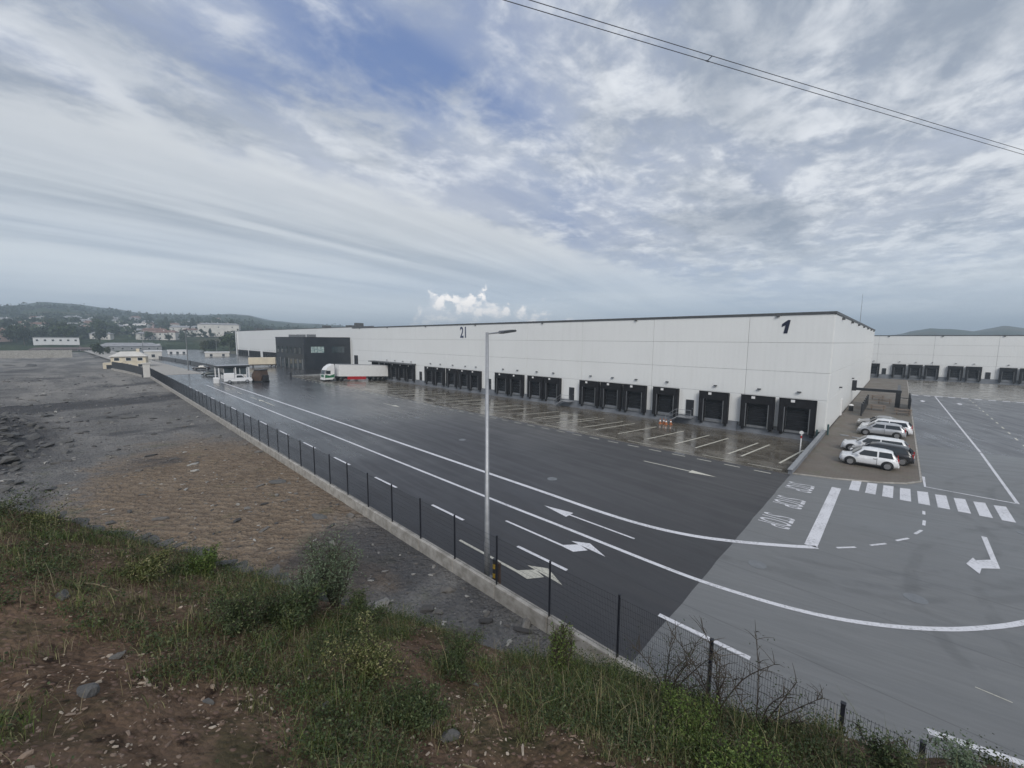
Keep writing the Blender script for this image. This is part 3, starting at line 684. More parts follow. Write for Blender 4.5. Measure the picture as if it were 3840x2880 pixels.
# recessed far section
FY2 = 62.0
wf = thing('warehouse_wing', 'far white warehouse section recessed behind the dark office block', 'warehouse', (-200., FY2, 0.), world=True)
panels(wf, 'x', -286., -119.2, 13.9, [.1, 4.4, 9.2, 13.75], FY2, 'wall_front')
ob('core_wall', MB().box(-285.9, -119.3, FY2+.06, 140, -1.8, 13.7), 'joint', wf)
ob('parapet_cap', MB().box(-286.1, -119.15, FY2-.12, FY2+.3, 13.75, 13.95), 'cap_grey', wf)
ob('dock_plinth', MB().box(-284, -168, FY2-.2, FY2+.05, -2., .08), 'plinth', wf)
ob('corner_pier', MB().bbox(-286.6, -283.4, FY2-.5, FY2-.06, -.6, 13.7, .05), 'wall_front', wf)
for a, n in ((-279.5, 5), (-256.5, 5), (-231, 5), (-205., 5)):
    for k in range(n): dock(wf, a+k*3.8, FY2, -.5, 1.05, False)
for x, w_, h_ in ((-262, 3.5, 1.4), (-243, 4, 1.), (-168, 2.0, 1.2), (-146, 3.0, .9), (-140, 1.2, 1.6)):
    ob('roof_unit', MB().bbox(x-w_/2, x+w_/2, FY2+4, FY2+7, 13.7, 13.9+h_, .1), 'cap_grey', wf)

# second warehouse at the end of the side lane
RY = 172.
wr = thing('warehouse_wing', 'pale warehouse with a row of dark docks across the wet apron past the parked cars', 'warehouse', (10., RY, 0.), world=True)
panels(wr, 'x', -16., 100., 12.2, [.1, 3.6, 6.4, 9.3, 12.0], RY, 'wall_front', first=-5.2)
ob('core_wall', MB().box(-15.9, 99.9, RY+.06, RY+60, -1.6, 11.95), 'joint', wr)
ob('parapet_cap', MB().box(-16.1, 100.1, RY-.12, RY+.25, 12.0, 12.22), 'cap_grey', wr)
ob('dock_plinth', MB().box(-16, 100, RY-.2, RY+.05, -1.5, .08), 'plinth', wr)
for x in (-5.9, 0., 3.55, 7.0, 11.7, 15.2, 21.4, 24.9, 29.5, 33, 38, 41.5, 47, 51): dock(wr, x, RY, -.2, .87, False)
for x in (-3.3, 17.95, 35.5): pdoor(wr, x, RY, -.1, .95)
for x in (-3., 8.5, 20.): ob('scupper', MB().bbox(x-.2, x+.2, RY-.3, RY-.06, 11.8, 12.03, .03), 'cap_grey', wr)

# dark office block in front of the wing
OX, OY, OH = -135.2, 47.0, 10.15
of = thing('office_building', 'dark charcoal two storey office block projecting from the white warehouse', 'building', (OX, OY, 0), world=True)
ob('wall', MB().bbox(-162.5, OX, OY, 61.9, -.3, OH, .05), 'office_dark', of)
ob('roof_trim', MB().box(-162.6, OX+.08, OY-.08, 61.9, OH, OH+.22), 'black_metal', of)
def window(root, x0, x1, y0, y1, z0, z1, mat='office_glass', face='x', fr='black_metal', bars=2):
    m = MB(); t = .07
    if face == 'x':      # plane x = x0, spans y0..y1
        m.box(x0, x0+.08, y0, y1, z0, z0+t); m.box(x0, x0+.08, y0, y1, z1-t, z1)
        for k in range(bars+1):
            yy = y0+(y1-y0-t)*k/bars; m.box(x0, x0+.08, yy, yy+t, z0+t, z1-t)
        f = ob('window', m, fr, root); sub('pane', MB().box(x0+.01, x0+.05, y0+t, y1-t, z0+t, z1-t), mat, f)
    else:
        m.box(x0, x1, y0-.08, y0, z0, z0+t); m.box(x0, x1, y0-.08, y0, z1-t, z1)
        for k in range(bars+1):
            xx = x0+(x1-x0-t)*k/bars; m.box(xx, xx+t, y0-.08, y0, z0+t, z1-t)
        f = ob('window', m, fr, root); sub('pane', MB().box(x0+t, x1-t, y0-.05, y0-.01, z0+t, z1-t), mat, f)
window(of, OX, 0, 49.0, 53.2, 5.3, 7.4, 'blind_glass', bars=4); window(of, OX, 0, 55.6, 59.8, 5.2, 7.4, 'office_glass', bars=4)
for k in range(6):
    x = -160.8 + k*4.2
    window(of, x, x+2.1, OY, 0, 5.0, 7.2, 'office_glass', 'y'); window(of, x, x+2.1, OY, 0, .2, 3.2, 'office_glass', 'y')
    ob('pilaster', MB().bbox(x+2.6, x+3.5, OY-.16, OY-.0, .0, 3.3, .03), 'galv_dark', of)
ob('wall_lamp', MB().bbox(OX-.3, OX+.3, OY-.3, OY-.01, 7.9, 8.3, .04), 'lamp_grey', of)
for x in (-158, -150, -141): ob('roof_unit', MB().bbox(x, x+2.2, 50, 52.2, OH+.22, OH+1.1, .06), 'galv_dark', of)

# ================================================================== PERIMETER FENCE
PY = 10.62
fn = thing('perimeter_fence', 'black mesh security fence on a low concrete plinth between field and yard', 'fence', (-60., PY, 0.), world=True)
SP = 2.67
px_list = [-5.57-SP*k for k in range(50)][::-1] + [-2.93, -.28, .92, 3.6, 6.27, 8.94, 11.6]
pm = MB().bbox(-.03, .03, -.03, .03, -.1, 2.32, .008).mesh('post'); cm_ = MB().bbox(-.036, .036, -.036, .036, 2.32, 2.345, .006).mesh('post_cap')
for x in px_list:
    p = raw('post', pm, 'post_black', fn, (x+60, 0, 0)); raw('post_cap', cm_, 'post_black', p)
    if x > -3.2: p.scale = (1.35, 1.35, 1)
def mesh_panel(wd):
    m = MB(); z0, z1 = .32, 2.27
    def bar(a, b, r):
        a, b = Vector(a), Vector(b); d = (b-a).normalized(); u = Vector((0, 1, 0)); q = d.cross(u)
        vs = [a+(u*math.cos(t)+q*math.sin(t))*r for t in (0, 2.09, 4.19)] + [b+(u*math.cos(t)+q*math.sin(t))*r for t in (0, 2.09, 4.19)]
        m.add(vs, [(0, 1, 4, 3), (1, 2, 5, 4), (2, 0, 3, 5)])
    n = int(wd/.055)
    for k in range(1, n): bar((k*wd/n, 0, z0), (k*wd/n, 0, z1), .0034)
    for z in (z0+.02, .62, .82, 1.0, 1.2, 1.4, 1.62, 1.82, 2.02, z1-.03): bar((.03, 0, z), (wd-.03, 0, z), .0042)
    return m.mesh('mesh_panel')
MP = {}
for a, b in zip(px_list[:-1], px_list[1:]):
    k = round(b-a, 1)
    if k not in MP: MP[k] = mesh_panel(b-a)
    raw('mesh_panel', MP[k], 'wire', fn, (a+60, -.02, 0))
# cast plinth, one length per bay, each a little off its neighbour
for i, (a, b) in enumerate(zip(px_list[:-1], px_list[1:])):
    dz = random.uniform(-.015, .015); dy_ = random.uniform(-.012, .012)
    ob('plinth', MB().bbox(a+.012, b-.012, PY-.14+dy_, PY+.12+dy_, -.75, .30+dz, .02), 'kerb_concrete', fn)
# return of the fence at the far corner and its pillar
tag(ob('gate_pillar', MB().bbox(-140.4, -139.2, PY-1.1, PY+.3, -.6, 3.2, .06).bbox(-140.55, -139.05, PY-1.25, PY+.45, 3.2, 3.38, .04), 'render_white'), 'white rendered pillar closing the far end of the fence', 'pillar')
sc = thing('screen_fence', 'dark solid screen fence on a pale kerb in front of the cream house', 'fence', (-160, 6, 0), world=True)
fp = [(-139.8, 9.4), (-150, 8.6), (-163, 7.2), (-178, 5.0)]
for a, b in zip(fp[:-1], fp[1:]):
    m = MB(); m.add([(a[0], a[1], .2), (b[0], b[1], .2), (b[0], b[1], 2.3), (a[0], a[1], 2.3), (a[0], a[1]+.08, .2), (b[0], b[1]+.08, .2), (b[0], b[1]+.08, 2.3), (a[0], a[1]+.08, 2.3)], [(3, 2, 1, 0), (4, 5, 6, 7), (3, 7, 6, 2), (0, 3, 7, 4), (1, 5, 6, 2)]); ob('screen_panel', m, 'black_metal', sc)
    m = MB(); m.add([(a[0], a[1]-.25, -.5), (b[0], b[1]-.25, -.5), (b[0], b[1]-.25, .22), (a[0], a[1]-.25, .22), (a[0], a[1]+.2, .22), (b[0], b[1]+.2, .22)], [(3, 2, 1, 0), (3, 4, 5, 2)]); ob('kerb', m, 'kerb_concrete', sc)

# ================================================================== LAMP POST AND GUARD BY THE FENCE
lp = thing('street_lamp', 'tall grey lamp post with a flat arm light rising just behind the fence', 'street lamp', (-11.87, 10.98, 0.))
raw('pole', MB().tube([(0, 0, -.05), (0, 0, 1.6), (0, 0, 1.62), (0, 0, 10.28)], [.125, .115, .105, .06], 14).mesh('pole', True), 'galv', lp)
raw('base_plate', MB().bbox(-.2, .2, -.2, .2, -.02, .05, .02).mesh('base_plate'), 'galv_dark', lp)
a_ = raw('arm', MB().tube([(0, -.05, 10.22), (0, .25, 10.25), (0, .85, 10.30)], .032, 8).mesh('arm', True), 'galv', lp)
raw('lamp_head', MB().prism([(.72, 10.28), (.80, 10.24), (1.52, 10.33), (1.55, 10.38), (1.48, 10.42), (.80, 10.36)], -.15, .15, 'x').mesh('lamp_head'), 'lamp_grey', lp)
raw('access_door', MB().box(.105, .13, -.06, .06, .6, 1.1).mesh('access_door'), 'galv_dark', lp)
gd = thing('impact_guard', 'small yellow and black striped guard post standing beside the lamp post', 'bollard', (-11.42, 11.0, 0.))
for k in range(5): raw('stripe', MB().tube([(0, 0, k*.2), (0, 0, k*.2+.2)], .085, 12).mesh('stripe'), 'black_metal' if k % 2 == 0 else 'yellow', gd)
raw('back_plate', MB().box(.09, .30, -.06, .06, -.02, .92).mesh('back_plate'), 'brown_rust', gd)

# far lamp posts in the yard
def far_lamp(x, y, h, label):
    t = thing('street_lamp', label, 'street lamp', (x, y, 0), group='lamp posts far down the yard')
    raw('pole', MB().tube([(0, 0, -.3), (0, 0, h)], [.16, .09], 8).mesh('pole'), 'galv_dark', t)
    raw('lamp_head', MB().bbox(-.25, .25, -1.6, .2, h, h+.18, .05).mesh('lamp_head'), 'lamp_grey', t)
for x, y, h, lb in ((-154, 20.6, 12, 'slim grey lamp post rising behind the dark parked cars in the yard'), (-226, 49, 13, 'slim lamp post standing before the white end of the far warehouse section'), (-298, 54, 12.2, 'slim lamp post behind the white cabin with two dark windows'), (-340, 24, 12, 'slim lamp post beside the white flat canopy far down the yard')):
    far_lamp(x, y, h, lb)

# ================================================================== OVERHEAD POWER LINE
pl = thing('power_line', 'pair of overhead power cables with a spacer crossing the sky', 'power line', (-27.2, 28.6, 40.), world=True)
d0 = Vector((-27.2, 28.6)); dv = Vector((38.8, 76.2)); pn = Vector((.891, -.453))
for off, dz in ((-.33, -.05), (.33, .05)):
    pts = []
    for k in range(61):
        t = -2.2 + k*.1
        p = d0 + dv*t + pn*off; pts.append((p.x, p.y, 40 + dz + .25*(t-.5)**2 - .06))
    ob('cable', MB().tube(pts, .034, 6), 'cable', pl)
p = d0 + dv*.257
m = MB(); m.tube([(p.x-pn.x*.33, p.y-pn.y*.33, 39.92), (p.x+pn.x*.33, p.y+pn.y*.33, 40.02)], .045, 6); m.tube([(p.x-pn.x*.33-.1, p.y-pn.y*.33-.2, 39.9), (p.x-pn.x*.33+.1, p.y-pn.y*.33+.2, 39.9)], .06, 6)
ob('spacer', m, 'cable', pl)

# ================================================================== VEHICLES
def wheel(root, x, y, r=.31, w_=.2, part='wheel', rim='chrome'):
    o = raw(part, MB().cyl((0, 0, 0), 'y', r, w_, 22).mesh('wheel', True), 'rubber', root, (x, y, r))
    s = 1 if y > 0 else -1
    m = MB(); m.cyl((0, s*(w_/2+.004), 0), 'y', r*.66, .02, 18)
    raw('rim', m.mesh('rim'), rim, o)
    return o
def car(label, paint, L=4.0, Wd=1.68, H=1.48, belt=.92, kind='hatch', doors=4, group=None):
    """front towards -X, origin on the ground at the middle"""
    t = thing('parked_car', label, 'car', group=group); h = Wd/2; x0, x1 = -L/2, L/2
    # body: stations along the length: x, hood/boot height, half width, sill height
    hood = belt-.06
    if kind == 'estate': st = [(x0, .50, .62, .34), (x0+.06, .66, .80, .25), (x0+.28, .74, .93, .20), (x0+.75, hood-.04, .985, .19), (x0+1.15, belt, 1, .19), (0, belt+.02, 1, .19), (x1-1., belt+.04, 1, .19), (x1-.35, belt+.03, .97, .21), (x1-.07, belt-.02, .88, .26), (x1, .62, .74, .34)]
    else: st = [(x0, .50, .60, .36), (x0+.06, .66, .80, .26), (x0+.26, .76, .93, .21), (x0+.65, hood-.02, .985, .19), (x0+.95, belt, 1, .19), (0, belt+.03, 1, .19), (x1-.9, belt+.06, 1, .19), (x1-.3, belt+.05, .97, .21), (x1-.06, belt-.06, .88, .27), (x1, .62, .74, .36)]
    rings = []
    for x, zt, hw, zs in st:
        w_ = hw*h
        rings.append([(x, -w_*.90, zs), (x, -w_, zs+(zt-zs)*.30), (x, -w_, zs+(zt-zs)*.62), (x, -w_*.965, zs+(zt-zs)*.90), (x, -w_*.80, zt), (x, 0, zt+.035),
                      (x, w_*.80, zt), (x, w_*.965, zs+(zt-zs)*.90), (x, w_, zs+(zt-zs)*.62), (x, w_, zs+(zt-zs)*.30), (x, w_*.90, zs)])
    n = 11; vs = [v for r in rings for v in r]
    fs = [(i*n+k, i*n+(k+1) % n, (i+1)*n+(k+1) % n, (i+1)*n+k) for i in range(len(st)-1) for k in range(n)]
    fs += [tuple(range(n-1, -1, -1)), tuple((len(st)-1)*n+k for k in range(n))]
    m = MB(); m.add(vs, fs); body = raw('body', m.mesh('body', True), paint, t)
    # cabin
    if kind == 'estate': cb = [(x0+1.02, belt-.02, .88, 0.), (x0+1.75, H-.06, .73, 0), (x0+2.1, H, .73, 0), (x1-.95, H-.02, .71, 0), (x1-.42, H-.10, .69, 0), (x1-.08, belt, .82, 0)]
    elif kind == 'sedan': cb = [(x0+1.15, belt-.02, .88, 0.), (x0+1.85, H-.05, .72, 0), (x0+2.3, H, .72, 0), (x1-1.55, H-.04, .70, 0), (x1-.75, belt+.02, .80, 0)]
    else: cb = [(x0+.78, belt-.02, .88, 0.), (x0+1.42, H-.07, .74, 0), (x0+1.85, H, .74, 0), (x1-.85, H-.03, .72, 0), (x1-.42, H-.12, .70, 0), (x1-.10, belt, .82, 0)]
    m = MB(); rg = []
    for x, zt, hw, _ in cb:
        b_ = belt-.05; top_ = max(zt, b_+.01); k = (top_-b_)/(H-b_); hb = .93*h; ht = hb + (hw*h-hb)*k
        rg.append([(x, -hb, b_), (x, -(hb*.35+ht*.65), b_+(top_-b_)*.68), (x, -ht*.97, top_-.05*k), (x, -ht*.80, top_), (x, 0, top_+.03*k), (x, ht*.80, top_), (x, ht*.97, top_-.05*k), (x, (hb*.35+ht*.65), b_+(top_-b_)*.68), (x, hb, b_)])
    n = 9; m.add([v for r in rg for v in r], [(i*n+k, i*n+k+1, (i+1)*n+k+1, (i+1)*n+k) for i in range(len(cb)-1) for k in range(n-1)]+[tuple(range(n-1, -1, -1)), tuple((len(cb)-1)*n+k for k in range(n))])
    cabin = raw('cabin', m.mesh('cabin', True), paint, t)
    def side(xa, xb, s, fa, fb, ra=0., rb=0.):
        zl, zu = belt+.035, H-.13
        def Y(z): k = (z-belt+.05)/(H-belt+.05); return s*(.93*h + (.73*h-.93*h)*k + .014)
        q = [(xa, Y(zl), zl), (xb, Y(zl), zl), (xb-fb, Y(zu), zu), (xa+fa, Y(zu), zu)]
        q2 = [(p[0], p[1]-s*.03, p[2]) for p in q]
        raw('side_window', MB().add(q+q2, [(0, 1, 2, 3) if s < 0 else (3, 2, 1, 0), (0, 4, 5, 1), (1, 5, 6, 2), (2, 6, 7, 3), (3, 7, 4, 0)]).mesh('side_window'), 'glass', cabin)
    A_ = cb[0][0]+.32; B_ = cb[-1][0]-.24 if kind != 'sedan' else cb[-1][0]-.42
    for s in (-1, 1):
        if doors == 2:
            mid = A_+(B_-A_)*.58; side(A_, mid-.05, s, .42, .0); side(mid+.06, B_, s, .0, .14)
        else:
            mid = A_+(B_-A_)*.47; side(A_, mid-.04, s, .44, .0); side(mid+.05, B_-.02, s, .0, .18 if kind != 'sedan' else .4)
    def slab(name, xb, xt, zb, zt, wb, wt, mat, off, parent=cabin):
        m = MB(); m.add([(xb, -wb, zb), (xb, wb, zb), (xt, wt, zt), (xt, -wt, zt), (xb-off*.5, -wb, zb-.02), (xb-off*.5, wb, zb-.02), (xt-off*.5, wt, zt-.02), (xt-off*.5, -wt, zt-.02)], [(3, 2, 1, 0), (4, 5, 6, 7), (0, 1, 5, 4), (1, 2, 6, 5), (2, 3, 7, 6), (3, 0, 4, 7)])
        raw(name, m.mesh(name), mat, parent)
    xa, xb_ = cb[0][0], cb[1][0]
    slab('windscreen', xa+.06, xb_-.04, belt+.035, H-.085, h*.80, h*.66, 'glass', .0)
    for o_ in list(cabin.children):
        if o_.name.startswith('windscreen'): o_.location = (-.035, 0, .03)
    xr0, xr1 = cb[-1][0], cb[-2][0]
    slab('rear_window', xr0-.02, xr1+.05, belt+.09, cb[-2][1]-.06, h*.74, h*.60, 'glass', .0)
    for o_ in list(cabin.children):
        if o_.name.startswith('rear_window'): o_.location = (.035, 0, .03)
    for s in (-1, 1):
        raw('headlight', MB().bbox(x0+.10, x0+.36, s*h*.70-.15, s*h*.70+.15, .60, .76, .05).mesh('headlight'), 'lamp_glass', body)
        raw('tail_light', MB().bbox(x1-.14, x1-.015, s*h*.76-.07, s*h*.76+.07, .66, 1.0 if kind != 'sedan' else .86, .03).mesh('tail_light'), 'tail_red', body)
        raw('mirror', MB().bbox(cb[0][0]+.34, cb[0][0]+.50, s*(h+.09)-.09, s*(h+.09)+.09, belt+.0, belt+.13, .03).mesh('mirror'), paint, body)
        raw('sill_trim', MB().box(x0+.95, x1-.95, s*h*.985-.014, s*h*.985+.014, .2, .30).mesh('sill_trim'), 'rubber', body)
        xm = A_+(B_-A_)*(.56 if doors == 2 else .46)
        raw('door_handle', MB().box(xm-.22, xm-.04, s*(h+.004)-.016, s*(h+.004)+.016, belt-.14, belt-.105).mesh('door_handle'), 'rubber' if doors == 2 else paint, body)
        raw('door_gap', MB().box(xm, xm+.018, s*(h+.001)-.012, s*(h+.001)+.012, .30, belt-.03).mesh('door_gap'), 'rubber', body)
        for wx in (x0+.72, x1-.66):
            raw('wheel_arch', MB().cyl((wx, s*(h-.055), .345), 'y', .375, .13, 22).mesh('wheel_arch'), 'rubber', body)
            wheel(t, wx, s*(h-.06), .305, .19)
    raw('grille', MB().bbox(x0-.012, x0+.06, -h*.5, h*.5, .40, .52, .02).mesh('grille'), 'rubber', body)
    raw('licence_plate', MB().box(x1-.03, x1+.015, -.26, .26, .60, .71).mesh('licence_plate'), 'white_metal', body)
    raw('rear_bumper', MB().bbox(x1-.12, x1+.03, -h*.80, h*.80, .28, .50, .04).mesh('rear_bumper'), paint, body)
    raw('front_bumper', MB().bbox(x0-.02, x0+.16, -h*.72, h*.72, .24, .40, .04).mesh('front_bumper'), paint if doors != 2 else 'rubber', body)
    return t
G_ = 'cars parked on the brown pavers'
def park(t, x, y, rz=0., z=.05): t.location = (x, y, z); t.rotation_euler = (0, 0, R(rz)); return t
park(car('small white three-door hatchback parked beside the black car', 'car_white', 3.62, 1.66, 1.48, .90, 'hatch', 2, G_), -1.22, 43.3, 2)
park(car('black hatchback parked between two white cars', 'car_black', 4.1, 1.72, 1.47, .92, 'hatch', 4, G_), -.55, 46.0, -3)
park(car('white estate car parked on the far side of the black hatchback', 'car_white', 4.55, 1.76, 1.52, .95, 'estate', 4, G_), -1.05, 48.6, 0)
park(car('silver five-door hatchback with dark sill parked in front of a white car', 'car_silver', 3.85, 1.68, 1.44, .90, 'hatch', 4, G_), -.85, 58.2, -1)
park(car('white hatchback parked between the silver and the grey car', 'car_white', 4.3, 1.75, 1.5, .94, 'hatch', 4, G_), -.55, 60.7, -2)
park(car('grey saloon parked closest to the black pergola', 'car_grey', 4.5, 1.76, 1.44, .92, 'sedan', 4, G_), -.9, 63.4, 0)
park(car('black car parked far down the yard beside a lamp post', 'car_black', 4.4, 1.74, 1.45, .92, 'sedan', 4, 'dark cars by the gatehouse'), -157, 24.2, 70, 0)
park(car('dark green car parked behind the gatehouse', 'car_dark', 4.5, 1.76, 1.5, .93, 'estate', 4, 'dark cars by the gatehouse'), -131, 22.4, 75, 0)

# ---- articulated lorry backed up to a dock
tk = thing('articulated_lorry', 'white articulated lorry with green cab stripes backed up to the dock canopy', 'lorry', (-98.9, 46.6, apron_z(46.6)))
tk.rotation_euler = (math.atan(-1.1/19.5), 0, 0)      # stands on the sloping apron; cab towards -Y
tr = raw('trailer', MB().bbox(-1.27, 1.27, -5.0, 8.3, 1.18, 4.05, .05).mesh('trailer'), 'white_metal', tk)
for k in range(12): raw('side_rib', MB().box(1.272, 1.285, -4.4+k*1.08, -4.36+k*1.08, 1.25, 3.98).mesh('side_rib'), 'white_metal', tr)
raw('roof_rail', MB().box(-1.30, 1.30, -5.02, 8.32, 4.05, 4.11).mesh('roof_rail'), 'galv', tr)
raw('chassis', MB().box(-.5, .5, -7.6, 8.0, .78, 1.17).mesh('chassis'), 'black_metal', tk)
raw('side_skirt', MB().bbox(1.05, 1.24, -2.9, 1.9, .42, 1.15, .03).mesh('side_skirt'), 'red_plastic', tk); raw('side_skirt', MB().bbox(-1.24, -1.05, -2.9, 1.9, .42, 1.15, .03).mesh('side_skirt'), 'red_plastic', tk)
cabp = [(-8.35, .38), (-8.42, 1.35), (-8.20, 2.55), (-7.75, 3.35), (-6.9, 3.92), (-6.15, 3.95), (-6.05, .95), (-6.6, .45)]
cb_ = raw('cab', MB().prism(cabp, -1.22, 1.22, 'x').mesh('cab'), 'white_metal', tk)
raw('windscreen', MB().add([(-1.1, -8.40, 1.62), (1.1, -8.40, 1.62), (1.02, -8.215, 2.62), (-1.02, -8.215, 2.62), (-1.1, -8.36, 1.62), (1.1, -8.36, 1.62), (1.02, -8.17, 2.62), (-1.02, -8.17, 2.62)], [(0, 1, 2, 3), (7, 6, 5, 4), (0, 4, 5, 1), (1, 5, 6, 2), (2, 6, 7, 3), (3, 7, 4, 0)]).mesh('windscreen'), 'glass', cb_)
for s in (-1, 1):
    raw('side_window', MB().box(s*1.225-.012, s*1.225+.012, -7.95, -7.05, 1.75, 2.55).mesh('side_window'), 'glass', cb_)
    raw('green_stripe', MB().prism([(-8.30, .80), (-6.1, .95), (-6.1, 1.75), (-7.2, 1.38), (-8.30, 1.58)], s*1.222-.010, s*1.222+.010, 'x').mesh('green_stripe'), 'truck_green', cb_)
    raw('mirror', MB().bbox(s*1.42-.1, s*1.42+.1, -8.3, -8.1, 1.9, 2.65, .03).mesh('mirror'), 'black_metal', cb_)
    raw('headlight', MB().bbox(s*.92-.2, s*.92+.2, -8.48, -8.36, .62, .84, .03).mesh('headlight'), 'lamp_glass', cb_)
    for wy in (-7.45, -4.35, 4.1, 5.4, 6.7): wheel(tk, s*1.05, 0, .5, .3).rotation_euler = (0, 0, R(90)) if False else (0, 0, 0)
for o_ in [c for c in tk.children if c.name.startswith('wheel')]:
    pass
ws = [c for c in list(tk.children) if c.name.startswith('wheel')]
i_ = 0
for s in (-1, 1):
    for wy in (-7.45, -4.35, 4.1, 5.4, 6.7):
        o_ = ws[i_]; i_ += 1; o_.location = (s*1.05, wy, .5); o_.rotation_euler = (0, 0, R(-90))
        for c in o_.children: c.location = (0, (1 if s > 0 else -1)*.0, 0)
raw('grille', MB().bbox(-.8, .8, -8.46, -8.38, .95, 1.5, .02).mesh('grille'), 'truck_green', cb_)
raw('bumper', MB().bbox(-1.2, 1.2, -8.5, -8.2, .32, .60, .04).mesh('bumper'), 'white_metal', cb_)
raw('wind_deflector', MB().prism([(-7.4, 3.55), (-6.3, 3.96), (-6.15, 4.12), (-6.5, 4.1), (-7.2, 3.85)], -1.1, 1.1, 'x').mesh('wind_deflector'), 'white_metal', cb_)

# ---- white pickup in front of the gatehouse
vp = thing('pickup_truck', 'white crew pickup stopped in front of the gatehouse', 'pickup', (-106.4, 22.9, 0), R(76))
b_ = raw('body', MB().prism([(-2.6, .45), (-2.6, 1.1), (-.2, 1.12), (1.2, 1.12), (2.45, 1.0), (2.62, .75), (2.62, .42)], -.9, .9).mesh('body'), 'car_white', vp)
raw('cabin', MB().prism([(-.55, 1.11), (-.45, 1.78), (-.2, 1.86), (.75, 1.84), (1.5, 1.11)], -.84, .84).mesh('cabin'), 'car_white', vp)
raw('cargo_box', MB().bbox(-2.6, -.65, -.95, .95, 1.1, 2.15, .05).mesh('cargo_box'), 'white_metal', vp)
for s in (-1, 1):
    raw('side_window', MB().prism([(-.3, 1.2), (-.25, 1.7), (.65, 1.7), (1.15, 1.2)], s*.845-.012, s*.845+.012).mesh('side_window'), 'glass', b_)
    for wx in (-1.6, 1.65): wheel(vp, wx, s*.8, .36, .22)
raw('windscreen', MB().add([(.86, -.74, 1.77), (.86, .74, 1.77), (1.46, .78, 1.2), (1.46, -.78, 1.2), (.82, -.74, 1.74), (.82, .74, 1.74), (1.42, .78, 1.17), (1.42, -.78, 1.17)], [(3, 2, 1, 0), (4, 5, 6, 7), (0, 1, 5, 4), (1, 2, 6, 5), (2, 3, 7, 6), (3, 0, 4, 7)]).mesh('windscreen'), 'glass', b_)
raw('bumper', MB().bbox(2.55, 2.75, -.88, .88, .38, .68, .04).mesh('bumper'), 'rubber', b_)

# ---- gatehouse with a black flat canopy
gh = thing('gatehouse', 'small gatehouse with white posts under a black flat canopy roof', 'gatehouse', (-119.5, 24.6, 0), R(0)); gh.scale = (1, 1, .70)
raw('canopy', MB().bbox(-2.2, 2.2, -3.4, 3.2, 4.0, 4.55, .05).mesh('canopy'), 'black_metal', gh)
raw('roof_edge', MB().bbox(-2.3, 2.3, -3.5, 3.3, 4.56, 4.68, .03).mesh('roof_edge'), 'galv', gh)
for x, y in ((-2, -3.2), (2, -3.2), (2, .2), (2, 3.0), (-2, 3.0)): raw('post', MB().bbox(x-.12, x+.12, y-.12, y+.12, 0, 4.0, .02).mesh('post'), 'white_metal', gh)
kb = raw('booth_wall', MB().bbox(-1.7, 1.7, -2.2, 2.6, 0, 1.3, .04).mesh('booth_wall'), 'white_metal', gh)
raw('booth_glazing', MB().bbox(-1.66, 1.66, -2.16, 2.56, 1.3, 3.6, .03).mesh('booth_glazing'), 'office_glass', gh)
for y in (-2.2, -.1, 1.1, 2.5): raw('mullion', MB().box(1.66, 1.74, y, y+.1, 1.3, 3.6).mesh('mullion'), 'white_metal', kb)
raw('booth_top', MB().box(-1.7, 1.7, -2.2, 2.6, 3.6, 3.99).mesh('booth_top'), 'black_metal', gh)
tag(ob('barrier_housing', MB().bbox(-109., -107.9, 18.7, 19.6, 0, 1.1, .06).bbox(-108.9, -108., 18.75, 19.55, 1.1, 1.25, .05), 'white_metal'), 'low white barrier housing on the lane beside the pickup', 'barrier')
# dark machine (compactor) on the yard
cpt = thing('waste_compactor', 'dark brown boxy waste compactor standing on the yard past the pickup', 'compactor', (-105.4, 26.9, 0), R(25))
raw('hopper', MB().prism([(-1.4, .3), (1.3, .3), (1.5, 1.2), (1.2, 2.7), (-.6, 2.7), (-1.5, 1.6)], -.9, .9).mesh('hopper'), 'brown_rust', cpt)
raw('lid', MB().bbox(-.7, 1.3, -1., 1., 2.7, 2.85, .03).mesh('lid'), 'black_metal', cpt)
raw('power_pack', MB().bbox(1.3, 2., -.6, .6, .2, 1.6, .04).mesh('power_pack'), 'black_metal', cpt)
for s in (-1, 1): raw('skid', MB().box(-1.5, 1.8, s*.8-.08, s*.8+.08, 0, .3).mesh('skid'), 'black_metal', cpt)
# cream box trailer by the office
ct = thing('box_trailer', 'cream box trailer with rust brown chassis parked before the office block', 'trailer', (-158.5, 41.5, 0), R(68))
raw('box', MB().bbox(-4.0, 4.0, -1.2, 1.2, 1.0, 3.3, .06).mesh('box'), 'cream', ct)
raw('chassis', MB().box(-3.8, 4.2, -.9, .9, .65, 1.0).mesh('chassis'), 'brown_rust', ct)
for s in (-1, 1):
    for x in (2.2, 3.5): wheel(ct, x, s*.95, .46, .26)
    raw('landing_leg', MB().box(-3., -2.8, s*.7-.08, s*.7+.08, .0, .7).mesh('landing_leg'), 'black_metal', ct)
# small dark marker by the office corner
bl = thing('bollard', 'dark bollard with a flat cap standing on the yard before the office', 'bollard', (-111.2, 35.2, 0))
raw('shaft', MB().tube([(0, 0, 0), (0, 0, 1.2)], .22, 12).mesh('shaft'), 'black_metal', bl); raw('cap', MB().tube([(0, 0, 1.2), (0, 0, 1.32), (0, 0, 1.42)], [.3, .3, .12], 12).mesh('cap'), 'black_metal', bl)
